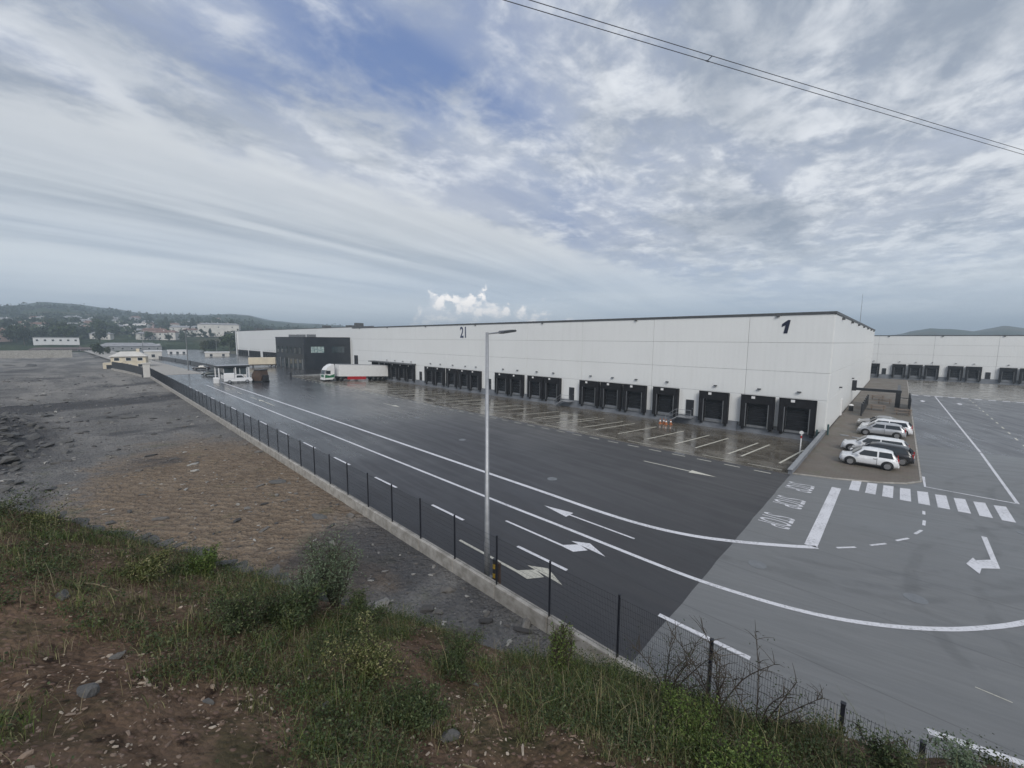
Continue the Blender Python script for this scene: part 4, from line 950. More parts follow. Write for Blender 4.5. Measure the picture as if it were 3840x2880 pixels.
# long dark barrier down the yard
lb = thing('crash_barrier', 'long dark barrier dividing the far yard from the pale drive', 'barrier', (-200, 24, 0), world=True)
bp = [(-140, 27.4), (-165, 26.9), (-190, 26.2), (-215, 24.8), (-240, 23), (-270, 20.8)]
for a, b in zip(bp[:-1], bp[1:]):
    m = MB(); m.add([(a[0], a[1], .0), (b[0], b[1], .0), (b[0], b[1], 1.35), (a[0], a[1], 1.35), (a[0], a[1]+.3, 0.), (b[0], b[1]+.3, .0), (b[0], b[1]+.3, 1.35), (a[0], a[1]+.3, 1.35)], [(3, 2, 1, 0), (4, 5, 6, 7), (3, 7, 6, 2), (0, 3, 7, 4), (1, 5, 6, 2)]); ob('barrier_panel', m, 'cap_grey', lb)
    ob('post', MB().bbox(a[0]-.12, a[0]+.12, a[1]-.15, a[1]+.0, 0, 1.5, .02), 'black_metal', lb)
struct(ob('drive_concrete', MB().poly([(-139.6, 13.0), (-139.6, 22.), (-420, 12), (-420, -2.), (-180, 10.)], .03), 'kerb_concrete'))

# ---- things around the apron and the parking pavement
rw = thing('retaining_wall', 'low blue-grey wall between the sloping dock apron and the parking pavers', 'wall', (XA, 45, 0), world=True)
m = MB(); m.add([(XA-.16, 36.2, -.05), (XA-.16, 55.0, -1.3), (XA-.16, 55.0, .42), (XA-.16, 36.2, .34), (XA+.10, 36.2, -.05), (XA+.10, 55.0, -.1), (XA+.10, 55.0, .42), (XA+.10, 36.2, .34)], [(3, 2, 1, 0), (4, 5, 6, 7), (2, 3, 7, 6), (0, 4, 7, 3), (1, 2, 6, 5)])
ob('wall_body', m, 'plinth', rw); ob('coping', MB().add([(XA-.2, 36.1, .342), (XA+.14, 36.1, .342), (XA+.14, 55., .422), (XA-.2, 55., .422), (XA-.2, 36.1, .40), (XA+.14, 36.1, .40), (XA+.14, 55., .48), (XA-.2, 55., .48)], [(3, 2, 1, 0), (4, 5, 6, 7), (0, 1, 5, 4), (1, 2, 6, 5), (2, 3, 7, 6), (3, 0, 4, 7)]), 'galv', rw)
for k, (x, y) in enumerate(((-5.9, 54.3), (-5.0, 54.6))):
    g = thing('bollard', ('dark teal bollard on the apron at the warehouse corner', 'dark teal bollard on the pavers at the warehouse corner')[k], 'bollard', (x, y, -1.03 if k == 0 else .05))
    raw('shaft', MB().tube([(0, 0, 0), (0, 0, 1.5 if k == 0 else 1.1)], .09, 10).mesh('shaft'), 'teal', g); raw('cap', MB().tube([(0, 0, 1.5 if k == 0 else 1.1), (0, 0, 1.56 if k == 0 else 1.16)], [.09, .03], 10).mesh('cap'), 'teal', g)
rp = thing('marker_post', 'slim white post with a red top by the retaining wall', 'post', (-6.3, 47.2, apron_z(47.2)))
raw('shaft', MB().tube([(0, 0, 0), (0, 0, 1.75)], .055, 8).mesh('shaft'), 'white_metal', rp); raw('red_band', MB().tube([(0, 0, 1.35), (0, 0, 1.6)], .06, 8).mesh('red_band'), 'red_plastic', rp); raw('head', MB().cyl((0, -.04, 1.9), 'y', .17, .05, 16).mesh('head'), 'white_metal', rp)
cone0 = None
for k, (x, y) in enumerate(((-21.4, 51.6), (-21.9, 52.0), (-22.2, 51.6), (-21.0, 52.1))):
    z = apron_z(y)
    if cone0 is None:
        cone0 = thing('traffic_cone', 'orange traffic cone with white band in the cluster below the dock stair', 'cone', (x, y, z), group='cones below the dock stair')
        raw('cone', MB().tube([(0, 0, .04), (0, 0, .9)], [.22, .04], 12).mesh('cone'), 'orange', cone0); raw('band', MB().tube([(0, 0, .42), (0, 0, .62)], [.145, .105], 12).mesh('band'), 'white_metal', cone0); raw('base', MB().bbox(-.26, .26, -.26, .26, 0, .05, .02).mesh('base'), 'orange', cone0); cone0.scale = (.8, .8, .8)
    else: dup(cone0, (x, y, z), .3*k, cone0['label'])
# pergola beyond the cars
pg = thing('pergola', 'black steel pergola frame reaching from the side wall over the paving', 'pergola', (-2.5, 86, .05), world=True)
ob('wall_box', MB().bbox(-5.29, -4.75, 85.5, 86.5, 2.2, 3.85, .03), 'black_metal', pg); ob('beam', MB().box(-5.28, .60, 85.8, 86.2, 2.28, 2.68), 'black_metal', pg); ob('post', MB().bbox(-.02, .56, 85.7, 86.3, .05, 2.28, .02), 'black_metal', pg)
ob('beam', MB().box(.12, .5, 86.25, 98, 2.28, 2.62), 'black_metal', pg); ob('post', MB().bbox(.12, .46, 97.8, 98.1, .05, 2.28, .02), 'black_metal', pg)
ob('cross_rail', MB().box(.52, 1.6, 85.9, 86.05, 1.5, 1.6), 'black_metal', pg)
for k, (x, y0, y1, h_, lab) in enumerate(((-3.2, 72, 88, 1.5, 'low dark slatted screen on the pavers near the side wall'), (1.55, 79, 91, 1.9, 'dark slatted screen beside the pergola at the pavers edge'))):
    t = thing('screen', lab, 'screen', (x, y0, .05), world=True)
    n_ = int((y1-y0)/2.4)
    for q in range(n_):
        ya = y0 + q*(y1-y0)/n_; yb = y0+(q+1)*(y1-y0)/n_-.5
        for s_ in range(5): ob('slat', MB().box(x-.05, x+.05, ya, yb, .15+s_*h_/5, .15+(s_+.78)*h_/5), 'black_metal', t)
        ob('post', MB().bbox(x-.08, x+.08, ya-.16, ya-.005, .05, h_+.25, .02), 'black_metal', t)
def bench(x, y, label, rz=0):
    t = thing('picnic_table', label, 'table', (x, y, .05), R(rz), 'picnic tables under the pergola')
    raw('table_top', MB().bbox(-.9, .9, -.38, .38, .70, .76, .02).mesh('table_top'), 'wood', t)
    for s in (-1, 1):
        raw('bench_seat', MB().bbox(-.9, .9, s*.72-.13, s*.72+.13, .40, .45, .015).mesh('bench_seat'), 'wood', t)
        raw('leg', MB().prism([(-.62, 0), (-.5, 0), (-.05, .68), (.05, .68), (.5, 0), (.62, 0), (.14, .70), (-.14, .70)], s*.65-.04, s*.65+.04, 'x').mesh('leg'), 'wood', t)
        raw('seat_rail', MB().box(s*.65-.035, s*.65+.035, -.8, .8, .33, .40).mesh('seat_rail'), 'wood', t)
for x, y, lb_ in ((-1.8, 80, 'wooden picnic table between the grey saloon and the pergola beam'), (-1.3, 90, 'wooden picnic table just past the pergola beam'), (-2.3, 95, 'wooden picnic table farthest along the paving by the warehouse'), (.9, 77.5, 'wooden picnic table beside the dark slatted screen post')): bench(x, y, lb_)
bn = thing('waste_bin', 'round pale-topped bin standing against the warehouse side wall', 'bin', (-4.6, 76.5, .05)); raw('drum', MB().tube([(0, 0, 0), (0, 0, .75)], .28, 14).mesh('drum'), 'black_metal', bn); raw('lid', MB().tube([(0, 0, .75), (0, 0, .85), (0, 0, .98)], [.31, .31, .12], 14).mesh('lid'), 'white_metal', bn)
m = MB(); 
for k in range(2): tag(ob('wheel_stop', MB().bbox(-4.0+k*1.0, -3.3+k*1.0, 55.2-k*.5, 55.4-k*.5, .05, .16, .03), 'concrete'), ('pale concrete wheel stop on the pavers near the wall corner', 'pale concrete wheel stop in front of the silver hatchback')[k], 'wheel stop')

# ================================================================== TOWN, TREES, FAR THINGS
def at(a, d, z=None):
    x, y = math.sin(R(a))*d, math.cos(R(a))*d
    return (x, y, hill_z(a, d) if z is None else z)
def leafmat(name, c1, c2, c3):
    m, t, b = newmat(name); g = t.node('ShaderNodeNewGeometry'); r_ = g.outputs['Random Per Island']
    c = t.mix(t.ss(r_, .0, .6), c1, c2); c = t.mix(t.ss(r_, .72, 1.), c, c3)
    t.put(b.inputs['Base Color'], c); b.inputs['Roughness'].default_value = .6; b.inputs['Specular IOR Level'].default_value = .25
    b.inputs['Subsurface Weight'].default_value = 0.
leafmat('leaf_dark', (.014, .022, .012), (.030, .046, .020), (.05, .07, .03))
leafmat('leaf_mid', (.022, .036, .014), (.045, .070, .026), (.08, .10, .04))
leafmat('leaf_olive', (.036, .044, .020), (.070, .080, .036), (.11, .11, .06))
def quads_mesh(name, C, U, V):
    """many small quads: centres C, half axes U, V (n,3)"""
    n = len(C); vs = np.stack([C-U-V, C+U-V, C+U+V, C-U+V], 1).reshape(-1, 3)
    me = bpy.data.meshes.new(name); me.vertices.add(4*n); me.vertices.foreach_set('co', vs.ravel())
    me.loops.add(4*n); me.loops.foreach_set('vertex_index', np.arange(4*n, dtype=np.int32))
    me.polygons.add(n); me.polygons.foreach_set('loop_start', np.arange(0, 4*n, 4, dtype=np.int32))
    me.update(); me.validate(); return me
def rand_axes(n, size, flat=0.):
    d = rng.normal(size=(n, 3)); d[:, 2] *= (1-flat); d /= np.linalg.norm(d, axis=1)[:, None]
    e = rng.normal(size=(n, 3)); e -= (e*d).sum(1)[:, None]*d; e /= np.linalg.norm(e, axis=1)[:, None]
    s = size*rng.uniform(.5, 1.2, size=(n, 1)); return d*s, e*s*rng.uniform(.5, 1., size=(n, 1))
def crown_pts(n, w_, h_, z0, clumps=14, conical=0.):
    cs = rng.normal(size=(clumps, 3)); cs /= np.linalg.norm(cs, axis=1)[:, None]; cs *= rng.uniform(.35, .85, (clumps, 1))
    k = rng.integers(0, clumps, n); p = cs[k] + rng.normal(size=(n, 3))*.20
    zz = (p[:, 2]+1)/2; sc = 1-conical*np.clip(zz, 0, 1)
    return np.stack([p[:, 0]*w_/2*sc, p[:, 1]*w_/2*sc, z0+zz*h_], 1)
TREE = {}
for kind, (w_, h_, z0, n, sz, con, mat) in dict(round=(7.5, 8., 1.8, 1100, .42, .1, 'leaf_dark'), broad=(10., 8.5, 2.2, 1300, .5, 0., 'leaf_mid'), pine=(5., 10., 2.6, 900, .4, .6, 'leaf_dark'), light=(6., 7.5, 1.6, 900, .38, .1, 'leaf_olive')).items():
    C = crown_pts(n, w_, h_, z0, 16, con); U, V = rand_axes(n, sz)
    tm = MB(); tm.tube([(0, 0, -.5), (.1, 0, z0+.5), (.0, .1, z0+h_*.6)], [.28, .2, .06], 7)
    for k in range(5):
        q = 2*math.pi*k/5; tm.tube([(.05, 0, z0+.4+k*.3), (math.cos(q)*w_*.28, math.sin(q)*w_*.28, z0+h_*.45+k*.2)], [.11, .04], 5)
    TREE[kind] = (quads_mesh('crown', C, U, V), tm.mesh('trunk'), mat)
def tree(kind, loc, s, label, group='trees around the town'):
    t = thing('tree', label, 'tree', loc, random.uniform(0, 6), group); t.scale = (s*random.uniform(.9, 1.1), s*random.uniform(.9, 1.1), s)
    c, tk_, mt = TREE[kind]; raw('trunk', tk_, 'bark', t); raw('crown', c, mt, t)
LT = {'pine': 'narrow dark conifer standing among the far houses', 'round': 'dark rounded tree in the belt before the hills', 'broad': 'broad green tree spreading beside the far houses', 'light': 'pale olive tree in the belt before the hills'}
for a, d, kind, s in [(-78.3, 345, 'round', 1.5), (-77.6, 350, 'round', 1.7), (-79.2, 372, 'pine', 1.3), (-80.2, 380, 'broad', 1.1), (-81.1, 400, 'round', 1.15), (-82.2, 392, 'broad', 1.), (-76.6, 356, 'broad', 1.5), (-78.9, 420, 'light', 1.3), (-83.1, 455, 'round', 1.2), (-84.3, 470, 'broad', 1.2)]:
    pass
tl = [(-77.6, 345, 'round', 1.35, 'large dark rounded tree at the far warehouse end'), (-78.5, 352, 'broad', 1.3, 'broad dark tree behind the white cabin'), (-76.9, 362, 'pine', 1.3, 'tall dark conifer at the far warehouse end'), (-80.0, 372, 'round', 1.1, 'dark rounded tree between the cabin and the lamp post'),
      (-80.9, 366, 'light', 1.0, 'pale olive tree behind the lamp post by the parked cars'), (-89.2, 330, 'round', .85, 'dark bushy tree standing alone past the end of the concrete wall'), (-88.6, 345, 'light', .6, 'small olive tree behind the cream house gable')]
for a, d, kind, s, lb_ in tl: tree(kind, at(a, d), s, lb_)
for i in range(70):
    a = random.uniform(-101, -74.5); d = random.uniform(470, 900) if not -88 < a < -78.5 else random.uniform(690, 1000); kind = random.choice(['round', 'broad', 'pine', 'round', 'light', 'round'])
    tree(kind, at(a, d), random.uniform(.95, 1.5), LT[kind])
# wood on the slopes, too far away to count
C = []; 
for i in range(2600):
    a = random.uniform(-112, -66); d = 520 + 900*random.random()**1.2; x, y, z = at(a, d)
    if -88 < a < -78 and d < 800 and random.random() < .75: continue
    if fbm(x, y, .004, 3, 2.) + .25*fbm(x, y, .02, 2, 5.) < (-.25 if d < 800 else -.05): continue
    s = random.uniform(5., 8.5) if d < 900 else random.uniform(6, 11)
    n = 26; p = rng.normal(size=(n, 3))*np.array([.33, .33, .30])*s + np.array([x, y, z+s*.55]); C.append(p)
C = np.concatenate(C); U, V = rand_axes(len(C), 1.5)
wood = raw('wood', quads_mesh('wood', C, U, V), 'leaf_dark'); stuff(wood, 'dark wooded slopes below the hills behind the town', 'wood')

def house(a, d, w_, dp, h_, wall, roof, label, roofh=1.8, flat=False, cols=3, rows=2, z=None, rz=None, name='house', cat='house', group=None):
    x, y, z0 = at(a, d, z); t = thing(name, label, cat, (x, y, z0-.4), R(-a-90+(rz if rz is not None else random.uniform(-25, 25))), group)
    # local: front (facing the camera) at +X
    raw('wall', MB().box(-dp/2, dp/2, -w_/2, w_/2, -1.5, h_).mesh('wall'), wall, t)
    if flat: rf = raw('roof', MB().bbox(-dp/2-.25, dp/2+.25, -w_/2-.25, w_/2+.25, h_, h_+.45, .05).mesh('roof'), roof, t)
    else:
        e = .5; m = MB(); m.add([(-dp/2-e, -w_/2-e, h_-.1), (dp/2+e, -w_/2-e, h_-.1), (dp/2+e, w_/2+e, h_-.1), (-dp/2-e, w_/2+e, h_-.1), (0, -w_/2+dp*.25, h_+roofh), (0, w_/2-dp*.25, h_+roofh)], [(3, 2, 1, 0), (0, 1, 4), (1, 2, 5, 4), (2, 3, 5), (3, 0, 4, 5)])
        rf = raw('roof', m.mesh('roof'), roof, t); raw('chimney', MB().box(-.4, .4, w_*.2, w_*.2+.8, h_+roofh*.5, h_+roofh+.9).mesh('chimney'), wall, rf)
    for r_ in range(rows):
        for c in range(cols):
            yc = -w_/2 + w_*(c+.5)/cols; zc = h_*(r_+.55)/rows; hw = min(.7, w_/cols*.28); hh = min(.75, h_/rows*.26)
            f = raw('window', MB().box(dp/2+.005, dp/2+.06, yc-hw, yc+hw, zc-hh, zc+hh).mesh('window'), 'white_metal', t)
            raw('pane', MB().box(dp/2+.062, dp/2+.075, yc-hw+.1, yc+hw-.1, zc-hh+.1, zc+hh-.1).mesh('pane'), 'glass', f)
    raw('door', MB().box(dp/2+.005, dp/2+.07, -w_*.08-.5, -w_*.08+.5, -.2, 1.9).mesh('door'), 'brown_rust', t) if rows > 1 else None
    return t
# named buildings of the middle distance
house(-91.9, 480, 24, 12, 4.4, 'white_metal', 'roof_grey', 'long low white industrial shed in front of the dark trees', flat=True, cols=6, rows=1, rz=0, name='industrial_shed', cat='shed')
house(-91.4, 440, 34, 10, 2.2, 'brown_dull', 'brown_dull', 'long dull brown low building before the white shed', roofh=1.3, cols=8, rows=1, rz=2, z=-1., name='industrial_shed', cat='shed')
house(-86.9, 445, 36, 18, 4.2, 'roof_grey', 'roof_grey', 'grey low-roofed works building between the concrete wall and the town', roofh=2.6, cols=7, rows=1, rz=4, z=-1., name='industrial_shed', cat='shed')
house(-85.4, 455, 13, 10, 5.2, 'roof_grey', 'white_metal', 'grey works hall with a bright white flat roof', flat=True, cols=3, rows=1, rz=0, z=-1., name='industrial_shed', cat='shed')
cw = thing('concrete_wall', 'long pale concrete wall at the far edge of the field', 'wall', (-318, -30, -1.8), world=True)
for k in range(14):
    y0 = -95+k*6.4; x0 = -328+k*1.55
    ob('wall_panel', MB().bbox(x0-.2, x0+.2, y0+.04, y0+6.36, -2.2, 3.0+random.uniform(-.05, .05), .03), 'kerb_concrete', cw)
ch = house(-87.0, 190, 8.6, 8., 4.4, 'cream', 'render_white', 'cream house with dark openings behind the screen fence', roofh=1.5, cols=3, rows=2, z=-.4, rz=-6)
ob_ = raw('annex', MB().bbox(3.0, 5.6, -6.0, -1.6, -1, 2.4, .05).mesh('annex'), 'cream', ch); raw('opening', MB().box(5.61, 5.66, -5.2, -2.6, -.2, 1.7).mesh('opening'), 'black_metal', ob_)
house(-79.7, 268, 10.5, 5., 2.8, 'render_white', 'white_metal', 'low white cabin with two dark windows beyond the yard', flat=True, cols=2, rows=1, z=-.4, rz=0, name='cabin', cat='cabin')
house(-83.2, 318, 9, 6, 2.8, 'white_metal', 'white_metal', 'white flat canopy building far down the yard', flat=True, cols=3, rows=1, z=-.4, rz=0, name='cabin', cat='cabin')
house(-85.2, 250, 6, 5, 4.2, 'render_white', 'white_metal', 'small white block just behind the fence end pillar', flat=True, cols=1, rows=1, z=-.4, rz=0, name='cabin', cat='cabin')
# the town
hl = [(-84.9, 560, 20, 9, 9, 'render_pink', 'roof_red', 'pink house with a red roof below the white terrace'), (-83.9, 540, 16, 9, 8, 'render_white', 'roof_red', 'white house with a red roof beside the pink one'), (-85.9, 610, 15, 9, 6, 'render_white', 'roof_grey', 'white house with a grey roof behind the works hall'),
      (-86.6, 720, 16, 9, 6, 'render_white', 'render_white', 'white flat-roofed house high among the dark trees'), (-85.8, 740, 13, 9, 6, 'white_metal', 'render_white', 'bright white house beside a dark tree clump'), (-87.5, 700, 14, 9, 5, 'render_white', 'roof_grey', 'white bungalow below the reddish slope'),
      (-82.7, 640, 22, 10, 9, 'render_white', 'roof_grey', 'white terrace row at the foot of the hill'), (-81.9, 600, 13, 9, 8, 'render_white', 'roof_red', 'white house with red roof next to the terrace'), (-81.2, 680, 15, 9, 8, 'white_metal', 'roof_grey', 'tall white house on the town slope'), (-80.4, 640, 16, 9, 9, 'render_white', 'roof_red', 'white red-roofed house before the apartment block'),
      (-79.3, 600, 40, 14, 14, 'render_white', 'roof_grey', 'large pale apartment block with grey roof by the warehouse end'), (-80.9, 800, 15, 9, 8, 'white_metal', 'roof_red', 'small white house above the terrace'), (-82.1, 860, 18, 9, 7, 'render_white', 'roof_grey', 'white house high on the town slope'), (-83.4, 760, 16, 9, 7, 'render_white', 'roof_red', 'white house with low red roof under the ridge'),
      (-90.1, 640, 12, 8, 5, 'render_white', 'roof_red', 'lone white house among the dark trees'), (-92.8, 690, 14, 8, 5, 'render_white', 'roof_grey', 'white cottage half hidden in the wood'), (-93.6, 600, 10, 8, 5, 'render_pink', 'roof_red', 'small pinkish house at the wood edge'), (-78.4, 760, 16, 9, 7, 'render_white', 'roof_red', 'white house just above the warehouse end')]
for q in hl: house(*q[:7], q[7], group='houses of the town below the hills')
for i in range(46):
    a = random.uniform(-97., -77.8); d = random.uniform(500, 980); wl, rf = random.choice([('render_white', 'roof_red'), ('white_metal', 'roof_grey'), ('render_white', 'roof_grey'), ('render_white', 'roof_grey'), ('render_pink', 'roof_red')])
    house(a, d, random.uniform(9, 17), 8.5, random.uniform(5, 8.5), wl, rf, {'render_whiteroof_red': 'small white town house under a red tiled roof', 'white_metalroof_grey': 'small bright white town house under a grey roof', 'render_whiteroof_grey': 'small off-white town house under a grey roof', 'render_pinkroof_red': 'small pinkish town house under a red roof'}[wl+rf], group='small houses of the town')
for i in range(46):
    a = random.uniform(-88.5, -77.5); d = random.uniform(480, 900); kind = random.choice(['round', 'pine', 'round', 'broad'])
    tree(kind, at(a, d), random.uniform(.55, .95), {'round': 'small dark rounded tree between the town houses', 'pine': 'slim dark conifer between the town houses', 'broad': 'small broad tree between the town houses'}[kind], 'small trees between the town houses')

# ================================================================== ROCKS AND RUBBLE
def stone_mesh(seed, sub=1):
    import bmesh
    bm = bmesh.new(); bmesh.ops.create_icosphere(bm, subdivisions=sub, radius=1.)
    rr = random.Random(seed*17+3); pln = []
    for k in range(9):
        nn = Vector((rr.gauss(0, 1), rr.gauss(0, 1), rr.gauss(0, 1))).normalized(); pln.append((nn, rr.uniform(.38, .78)))
    for v in bm.verts:
        for nn, dd in pln:
            e = v.co.dot(nn)-dd
            if e > 0: v.co -= nn*e
        v.co *= 1 + .16*mnoise.fractal(v.co*2.2 + Vector((seed*3.1, seed, 0)), 1., 2., 3)
        v.co.x *= 1.3; v.co.z *= .7
    me = bpy.data.meshes.new('stone'); bm.to_mesh(me); bm.free(); return me
SM = [stone_mesh(k, 1 if k < 5 else 2) for k in range(10)]
def scatter_mesh(name, places):      # places: (x,y,z,size,rot) ; uses the first five low stones
    vs = []; fs = []; o = 0
    base = [(np.array([v.co[:] for v in m.vertices]), [tuple(p.vertices) for p in m.polygons]) for m in SM[:5]]
    for x, y, z, s, rt in places:
        b, f = base[random.randrange(5)]; c, q = math.cos(rt), math.sin(rt)
        p = b*s*np.array([random.uniform(.9, 1.7), random.uniform(.5, 1), random.uniform(.4, 1.1)]); p = np.stack([p[:, 0]*c-p[:, 1]*q, p[:, 0]*q+p[:, 1]*c, p[:, 2]], 1)+np.array([x, y, z])
        vs += p.tolist(); fs += [tuple(i+o for i in t) for t in f]; o += len(p)
    me = bpy.data.meshes.new(name); me.from_pydata(vs, [], fs); me.update(); return me
def stonemat(name, cols):
    m, t, b = newmat(name); r_ = t.node('ShaderNodeNewGeometry').outputs['Random Per Island']; n = t.noise(obc(t), 5., 5, .65)
    c = t.mix(t.ss(r_, .1, .5), cols[0], cols[1]); c = t.mix(t.ss(r_, .6, .95), c, cols[2]); c = t.mix(t.m('MULTIPLY', t.ss(n, .4, .7), .4), c, tuple(v*.5 for v in cols[0]))
    t.put(b.inputs['Base Color'], c); b.inputs['Roughness'].default_value = .85; bump(t, b, t.noise(pos(t), 60., 3, .6), .4, .01)
stonemat('pebble', ((.13, .085, .062), (.27, .20, .15), (.46, .39, .31))); stonemat('dark_rock', ((.030, .030, .034), (.055, .054, .056), (.10, .098, .095))); stonemat('grey_rubble', ((.050, .048, .048), (.14, .13, .12), (.32, .31, .29)))
stonemat('tan_stone', ((.30, .19, .10), (.34, .22, .12), (.40, .28, .17))); stonemat('pale_stone', ((.34, .275, .21), (.38, .31, .24), (.45, .38, .30)))
pl_ = []
while len(pl_) < 12000:
    a = random.uniform(-112, 25); r_ = 1.2 + 7.5*random.random()**1.3; x, y = math.sin(R(a))*r_, math.cos(R(a))*r_
    dens = .25 + .75*(fbm(x, y, .7, 3, 12.) > .0) + (1.2 if a < -60 and r_ < 3.6 else 0)
    if random.random() > dens*(.5+.9*fbm(x, y, 2.2, 3, 40.)): continue
    sz_ = .0035 + .0045*random.expovariate(1.)
    sz_ = min(sz_, .035); pl_.append((x, y, emb_xy(x, y)-sz_*.1, sz_, random.uniform(0, 6)))
stuff(raw('pebbles', scatter_mesh('pebbles', pl_), 'pebble'), 'loose reddish pebbles strewn over the embankment soil', 'pebbles')
pl_ = []
while len(pl_) < 7000:
    x = -8-150*random.random()**1.6; y = random.uniform(-24, 10.2)
    if math.hypot(x, y) < 9: continue
    s = random.uniform(.03, .11)*(1+(random.random() < .08)*2.2); pl_.append((x, y, field_z(x, y)+s*.15, s, random.uniform(0, 6)))
stuff(raw('rubble', scatter_mesh('rubble', pl_), 'grey_rubble'), 'grey stones scattered across the field', 'rubble')
for k in range(260):
    x = random.gauss(-58, 14); y = random.gauss(-7.2, 3.)
    if y > -1.8: continue
    o = raw('rock', SM[5+k % 5], 'dark_rock', None, (x, y, field_z(x, y)+.05)); s = random.uniform(.15, .55)*(1.8 if k % 7 == 0 else 1); o.scale = (s, s*.8, s*.75); o.rotation_euler = (random.uniform(-.4, .4), random.uniform(-.4, .4), random.uniform(0, 6))
    tag(o, 'dark jagged rock in the spoil heap at the field edge', 'rock', 'rocks of the dark spoil heap')
def slab_of(x, y, s, lb_, mat='pale_stone', rz=0., k=6):
    o = raw('slab', SM[k].copy(), mat, None, (x, y, field_z(x, y)+.1*s)); o.scale = (s, s*.6, s*.35); o.rotation_euler = (.1, .15, rz); tag(o, lb_, 'slab')
slab_of(-68.7, 1.2, 1.3, 'bright white broken slab lying on the grey field', rz=.5); slab_of(-70.5, 3.0, .9, 'pale flat slab beside the bright broken one', rz=1.2, k=7); slab_of(-72.5, 1.7, .7, 'small pale fragment behind the broken slab', rz=2., k=8)
slab_of(-220, -14, 3.2, 'large white heap of debris far out on the field', rz=.2, k=9); slab_of(-226, -19, 1.8, 'small white debris next to the large heap', rz=1., k=5); slab_of(-300, 3.5, 2.2, 'pale debris near the works building', rz=.4, k=7)
slab_of(-23.5, 8.6, .55, 'pale mound of spilt concrete by the fence plinth', 'kerb_concrete', rz=.3, k=6); slab_of(-31.5, 8.8, .6, 'pale rough concrete lump against the fence plinth', 'kerb_concrete', rz=1.3, k=8); slab_of(-7.6, 8.4, .16, 'small white stone on the ground below the fence', rz=.3, k=5)
def big_stone(u_az, r_, s, lb_, mat, k, rz=0., tilt=.2):
    x, y = math.sin(R(u_az))*r_, math.cos(R(u_az))*r_
    o = raw('stone', SM[5+k % 5].copy(), mat, None, (x, y, emb_xy(x, y)+s*.12)); o.scale = (s*.85, s*.55, s*.6); o.rotation_euler = (tilt, -tilt*.6, rz); tag(o, lb_, 'stone', 'larger stones on the embankment')
for q in [(-53.4, 2.35, .085, 'orange-tan angular stone propped on the bare soil', 'tan_stone', 1, .9, .5), (-55.6, 2.5, .07, 'pale wedge stone leaning on the orange-tan one', 'pale_stone', 2, 2., .6), (-92.5, 3.1, .095, 'long pale stone with a grey-green side on the soil', 'pale_stone', 3, .4, .2), (-98.2, 2.45, .085, 'rounded cream stone at the left of the bare patch', 'pale_stone', 4, 1., .1),
          (-93.5, 4.6, .11, 'grey pointed stone under a fallen twig', 'pale_stone', 0, .3, .5), (-90.3, 3.55, .06, 'small upright pale stone on red soil', 'pale_stone', 2, 1.5, .7), (-49., 3.05, .035, 'small bright stone between the grass clumps', 'pale_stone', 1, .2, .2), (-38, 2.75, .045, 'white chip on the soil below the dry grass', 'pale_stone', 4, 1.2, .3),
          (-62.5, 3.3, .05, 'cream pebble in the middle of the green cover', 'pale_stone', 3, 2.2, .3), (-83., 2.9, .05, 'tan flat stone beside the bare soil patch', 'tan_stone', 0, .7, .2), (-70.2, 2.75, .055, 'brown stone at the edge of the grass', 'tan_stone', 2, 1.9, .2)]: big_stone(*q)
for i in range(40):          # slate edge along the left part of the crest
    a = -95 + i*.7 + random.uniform(-.3, .3); rc = float(np.interp(a, [q[0] for q in RC], [q[1] for q in RC])) + random.uniform(-.25, .1); x, y = math.sin(R(a))*rc, math.cos(R(a))*rc
    o = raw('slate_piece', SM[5+i % 5], 'dark_rock', None, (x, y, emb_xy(x, y)+.03)); s = random.uniform(.05, .13); o.scale = (s*1.4, s, s*.5); o.rotation_euler = (random.uniform(-.3, .3), random.uniform(-.3, .3), random.uniform(0, 6)); tag(o, 'dark slate piece in the edge along the embankment crest', 'stone', 'slate pieces along the crest')

# ================================================================== VEGETATION ON THE EMBANKMENT
leafmat('grass', (.036, .048, .015), (.100, .115, .038), (.30, .27, .14)); leafmat('grass_bright', (.040, .068, .014), (.085, .130, .030), (.17, .20, .06)); leafmat('weed', (.022, .036, .014), (.052, .074, .028), (.11, .125, .055)); leafmat('dry_grass', (.12, .095, .055), (.20, .165, .10), (.27, .23, .15)); leafmat('fennel', (.065, .095, .055), (.11, .15, .09), (.17, .20, .13))
simple('twig', (.055, .042, .030), (.03, .024, .018), 20, .9)
def blades_mesh(name, B, L_, Wd, lean, az_):
    """grass blades: base points B (n,3), lengths, widths, lean (0..1), azimuth of lean"""
    n = len(B); dirv = np.stack([np.cos(az_), np.sin(az_), np.zeros(n)], 1); side = np.stack([-np.sin(az_), np.cos(az_), np.zeros(n)], 1)*Wd[:, None]/2
    up = np.array([0, 0, 1.])
    m_ = B + up*(L_*.55)[:, None]*(1-.3*lean)[:, None] + dirv*(L_*lean*.35)[:, None]; tip = B + up*(L_*(1-.55*lean))[:, None] + dirv*(L_*lean*.95)[:, None]
    vs = np.stack([B-side, B+side, m_+side*.8, m_-side*.8, tip], 1).reshape(-1, 3)
    me = bpy.data.meshes.new(name); me.vertices.add(5*n); me.vertices.foreach_set('co', vs.ravel())
    k = np.arange(n, dtype=np.int32)*5
    lp_ = np.stack([k, k+1, k+2, k+3, k+3, k+2, k+4], 1).ravel(); me.loops.add(7*n); me.loops.foreach_set('vertex_index', lp_)
    me.polygons.add(2*n); st = np.stack([np.arange(n)*7, np.arange(n)*7+4], 1).ravel().astype(np.int32); me.polygons.foreach_set('loop_start', st)
    me.update(); me.validate(); return me
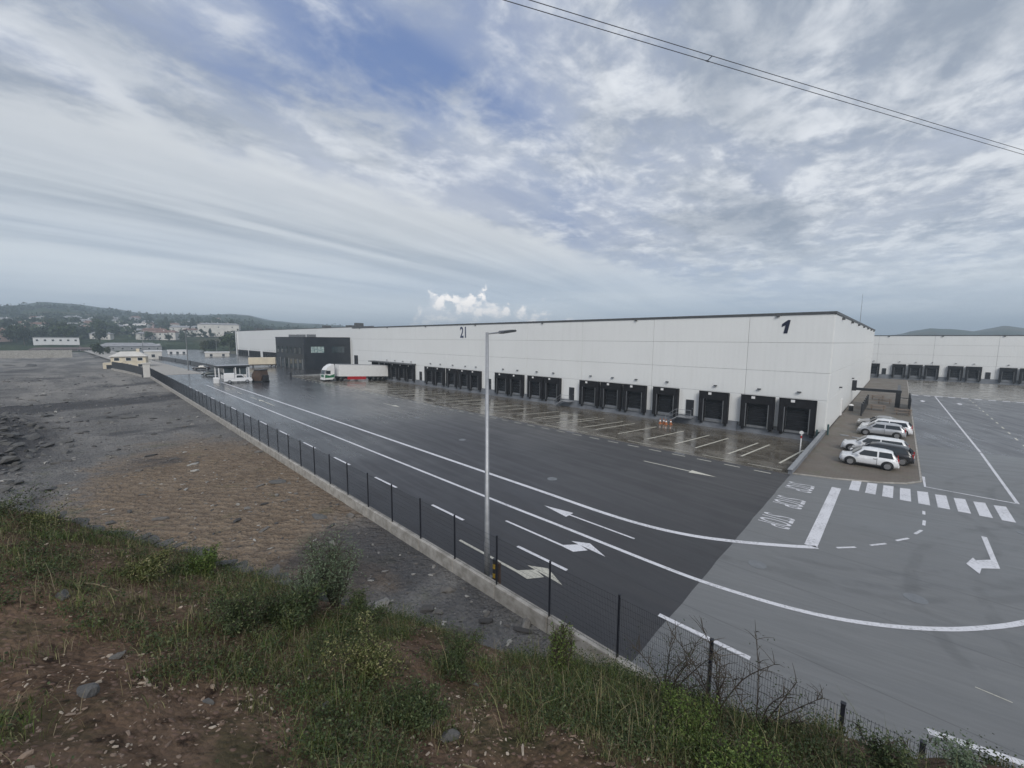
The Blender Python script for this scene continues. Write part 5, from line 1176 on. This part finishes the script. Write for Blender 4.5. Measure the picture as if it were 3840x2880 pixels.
def cover(a, r_, x, y):              # how green a spot of the embankment is, 0..1
    rc = float(np.interp(a, [q[0] for q in RC], [q[1] for q in RC]))
    v = .535 + fbm(x, y, .85, 4, 21.)*.8 + fbm(x, y, 2.6, 3, 33.)*.5
    if a < -76 and r_ < 3.6: v -= .36*min(1, (3.6-r_)/1.2)
    if a < -85 and r_ > 5.5: v += .25
    if -75 < a < -48 and 2.2 < r_ < 4.6: v += .26
    if -30 < a < 0 and r_ > 2.3: v += .16
    if a > -2: v -= .20
    if -50 < a < -33 and r_ < 3.3: v -= .12
    return v
def grow(name, N, lo, hi, wlo, whi, thr, mat, label, tuft=18, spread=.05, amin=-112, amax=26, far=1.):
    B = []; L_ = []; tries = 0
    while len(B) < N and tries < N*6:
        tries += 1
        a = random.uniform(amin, amax); rc = float(np.interp(a, [q[0] for q in RC], [q[1] for q in RC])); r_ = 1.25 + (rc+.9*far-1.25)*random.random()**.8
        x, y = math.sin(R(a))*r_, math.cos(R(a))*r_
        if cover(a, r_, x, y) < thr + random.uniform(-.12, .12): continue
        h_ = random.uniform(lo, hi)
        for k in range(tuft):
            xx, yy = x+random.gauss(0, spread), y+random.gauss(0, spread); B.append((xx, yy, emb_xy(xx, yy)-.005)); L_.append(h_*random.uniform(.55, 1.15))
    n = len(B); B = np.array(B); L_ = np.array(L_)
    me = blades_mesh(name, B, L_, rng.uniform(wlo, whi, n), rng.uniform(.15, .95, n), rng.uniform(0, 6.283, n))
    return stuff(raw(name, me, mat), label, 'grass')
grow('grass', 90000, .035, .10, .0020, .0040, .50, 'grass', 'short green grass growing over the embankment', 20, .05)
grow('grass', 16000, .06, .17, .0022, .0042, .66, 'grass_bright', 'brighter taller grass clumps on the embankment', 26, .045)
grow('dry_grass', 9000, .06, .18, .0020, .0040, .44, 'dry_grass', 'thin dry straw stalks among the grass', 7, .08, -112, 20)
grow('tall_weeds', 2600, .22, .42, .0018, .0034, .52, 'grass', 'thin tall weed stalks rising from the embankment grass', 5, .05)
grow('tall_weeds', 1500, .18, .36, .0018, .0032, .50, 'dry_grass', 'dry tall stalks rising from the embankment grass', 4, .05)
# low leafy weeds
C = []
tr_ = 0
while len(C) < 1500 and tr_ < 9000:
    tr_ += 1; a = random.uniform(-112, 24); rc = float(np.interp(a, [q[0] for q in RC], [q[1] for q in RC])); r_ = 1.3+(rc+.5-1.3)*random.random()**.85; x, y = math.sin(R(a))*r_, math.cos(R(a))*r_
    if cover(a, r_, x, y) < .56: continue
    n = random.randint(60, 110); s = random.uniform(.04, .10); p = rng.normal(size=(n, 3))*np.array([s, s, s*.55]); p[:, 2] = np.abs(p[:, 2])
    C.append(p+np.array([x, y, emb_xy(x, y)+.01]))
C = np.concatenate(C); U, V = rand_axes(len(C), .0060, .4)
stuff(raw('ground_cover', quads_mesh('ground_cover', C, U, V), 'weed'), 'low leafy weeds carpeting the embankment', 'weeds')

def shrub(a, r_, h_, w_, label, leaf='weed', nst=9, nl=1620, lsize=0.0082, bare=.0, up=.6):
    x, y = math.sin(R(a))*r_, math.cos(R(a))*r_; t = thing('shrub', label, 'shrub', (x, y, emb_xy(x, y)-.02), random.uniform(0, 6))
    m = MB(); tips = []
    for k in range(nst):
        q = random.uniform(0, 6.283); sp = random.uniform(.1, 1)*w_*.5; hh = h_*random.uniform(.6, 1.05)
        p0 = Vector((random.gauss(0, .02), random.gauss(0, .02), 0)); p2 = Vector((math.cos(q)*sp, math.sin(q)*sp, hh)); p1 = p0.lerp(p2, .5) + Vector((math.cos(q)*sp*.12*(1-up), math.sin(q)*sp*.12*(1-up), hh*.10)) + Vector((random.gauss(0, .02), random.gauss(0, .02), 0))
        pts = smooth_curve([p0, p1, p2], 4); m.tube(pts, [.006*(1-.75*i/len(pts))*(h_/.6)**.5 for i in range(len(pts))], 5, False)
        for j in range(2, len(pts)):
            tips.append((pts[j], (pts[j]-pts[j-1]).normalized()))
            for b in range(3):
                d = Vector((random.gauss(0, 1), random.gauss(0, 1), abs(random.gauss(.5, .6)))).normalized()*h_*random.uniform(.10, .26)
                m.tube([pts[j], pts[j]+d*.5+Vector((0, 0, .01)), pts[j]+d], [.0026, .002, .001], 4, False); tips.append((pts[j]+d*random.uniform(.3, 1), d))
    raw('stems', m.mesh('stems'), 'twig', t)
    if nl:
        P_ = []
        for i in range(nl):
            p, d = random.choice(tips); P_.append(p + Vector((random.gauss(0, 1), random.gauss(0, 1), random.gauss(0, 1)))*w_*.045*(1-bare))
        C = np.array([tuple(p) for p in P_]); U, V = rand_axes(nl, lsize, .2); V = V*.5
        raw('foliage', quads_mesh('foliage', C, U, V), leaf, t)
    return t
for q in [dict(a=-68.5, r_=4.75, h_=.74, w_=.75, label='tall pale green feathery shrub at the embankment crest', leaf='fennel', nst=26, nl=9000, lsize=.0085), dict(a=-71.5, r_=4.5, h_=.45, w_=.6, label='low pale green bush beside the feathery shrub', leaf='fennel', nst=16, nl=6000, lsize=.008), dict(a=-65., r_=4.3, h_=.3, w_=.7, label='green bush on the slope below the feathery shrub', leaf='weed', nst=14, nl=5400, lsize=0.0092),
          dict(a=-98., r_=7.0, h_=.10, w_=1.2, label='wide dark green bush at the crest above the spoil heap', leaf='weed', nst=24, nl=5200, lsize=.009), dict(a=-94.5, r_=6.9, h_=.08, w_=1.0, label='low spreading bush next to the slate edge', leaf='grass', nst=18, nl=3600, lsize=.008), dict(a=-82.5, r_=5.5, h_=.2, w_=.6, label='small bright green bush under the slate edge', leaf='grass_bright', nst=14, nl=4680, lsize=0.0102),
          dict(a=-74., r_=4.1, h_=.24, w_=.7, label='dark dense bush in the middle of the bank', leaf='weed', nst=18, nl=7560, lsize=0.0102), dict(a=-58., r_=2.5, h_=.17, w_=.45, label='dark rounded bush beside the orange-tan stone', leaf='weed', nst=18, nl=7560, lsize=0.0082), dict(a=-52., r_=3.3, h_=.22, w_=.6, label='dense green bush between straw stalks', leaf='weed', nst=16, nl=6480, lsize=0.0082),
          dict(a=-36., r_=3.45, h_=.42, w_=.26, label='upright bright green grass-like clump on the crest', leaf='grass_bright', nst=26, nl=3240, lsize=0.0082), dict(a=-20.5, r_=3.35, h_=.62, w_=.7, label='leggy dark shrub with bare tips in front of the fence', leaf='leaf_dark', nst=7, nl=500, lsize=.007), dict(a=-14., r_=3.3, h_=.66, w_=.75, label='twiggy bare-branched shrub before the fence post', leaf='leaf_dark', nst=7, nl=260, lsize=.007),
          dict(a=-9.5, r_=3.25, h_=.52, w_=.85, label='spreading twiggy shrub leaning towards the mesh fence', leaf='leaf_dark', nst=6, nl=200, lsize=.007), dict(a=-17., r_=2.75, h_=.2, w_=.6, label='low green bush under the twiggy shrubs', leaf='grass_bright', nst=16, nl=6480, lsize=0.0072), dict(a=-10., r_=2.5, h_=.18, w_=.55, label='bright green low bush at the foot of the leaning shrub', leaf='grass_bright', nst=16, nl=6120, lsize=0.0072),
          dict(a=9.6, r_=3.2, h_=.11, w_=.5, label='grey-green bush at the fence end of the bank', leaf='fennel', nst=14, nl=4680, lsize=0.0072), dict(a=3., r_=2.9, h_=.24, w_=.5, label='low green bush on the reddish bank', leaf='weed', nst=12, nl=3960, lsize=0.0072), dict(a=-80., r_=3.9, h_=.28, w_=.6, label='low dark bush beside the bare soil', leaf='weed', nst=14, nl=4680, lsize=0.0082), dict(a=-64., r_=3.1, h_=.3, w_=.7, label='bushy green cover in the centre of the bank', leaf='grass', nst=16, nl=6480, lsize=0.0082), dict(a=-88., r_=5.2, h_=.14, w_=.6, label='small green tussock on the upper bank', leaf='grass', nst=14, nl=3960, lsize=0.0102)]:
    shrub(**q)
for i, (a, r_, ln, q, lb_) in enumerate(((-93., 4.9, .35, 1.0, 'pale curved twig lying on the red soil'), (-3., 2.9, .4, -.6, 'grey dead twig lying on the reddish bank'), (-51., 2.1, .5, .3, 'long pale straw stem across the grass'), (-22., 2.9, .45, -1.2, 'bent bare stalk beside the twiggy shrub'))):
    x, y = math.sin(R(a))*r_, math.cos(R(a))*r_; z = emb_xy(x, y)
    pts = smooth_curve([(x, y, z+.01), (x+math.cos(q)*ln*.5, y+math.sin(q)*ln*.5, emb_xy(x+math.cos(q)*ln*.5, y+math.sin(q)*ln*.5)+.07), (x+math.cos(q)*ln, y+math.sin(q)*ln, emb_xy(x+math.cos(q)*ln, y+math.sin(q)*ln)+.02)], 5)
    tag(raw('twig', MB().tube(pts, .006, 6).mesh('twig'), 'dry_grass'), lb_, 'twig')

# ================================================================== .00016
hb = ob('haze', MB().box(-5200, 5200, -5200, 5200, -3., 175.), None)
stuff(hb, 'thin grey-blue haze lying over the whole valley', 'haze')
hm = bpy.data.materials.new('haze_air'); hm.use_nodes = True; ht = NT(hm.node_tree); ht.n.clear()
pv = ht.node('ShaderNodeVolumePrincipled'); pv.inputs['Color'].default_value = (.72, .87, 1., 1); pv.inputs['Density'].default_value = .00056; pv.inputs['Anisotropy'].default_value = 0.
ho = ht.node('ShaderNodeOutputMaterial'); ht.l.new(pv.outputs[0], ho.inputs['Volume']); hb.data.materials.append(hm)
S.cycles.volume_max_steps = 64
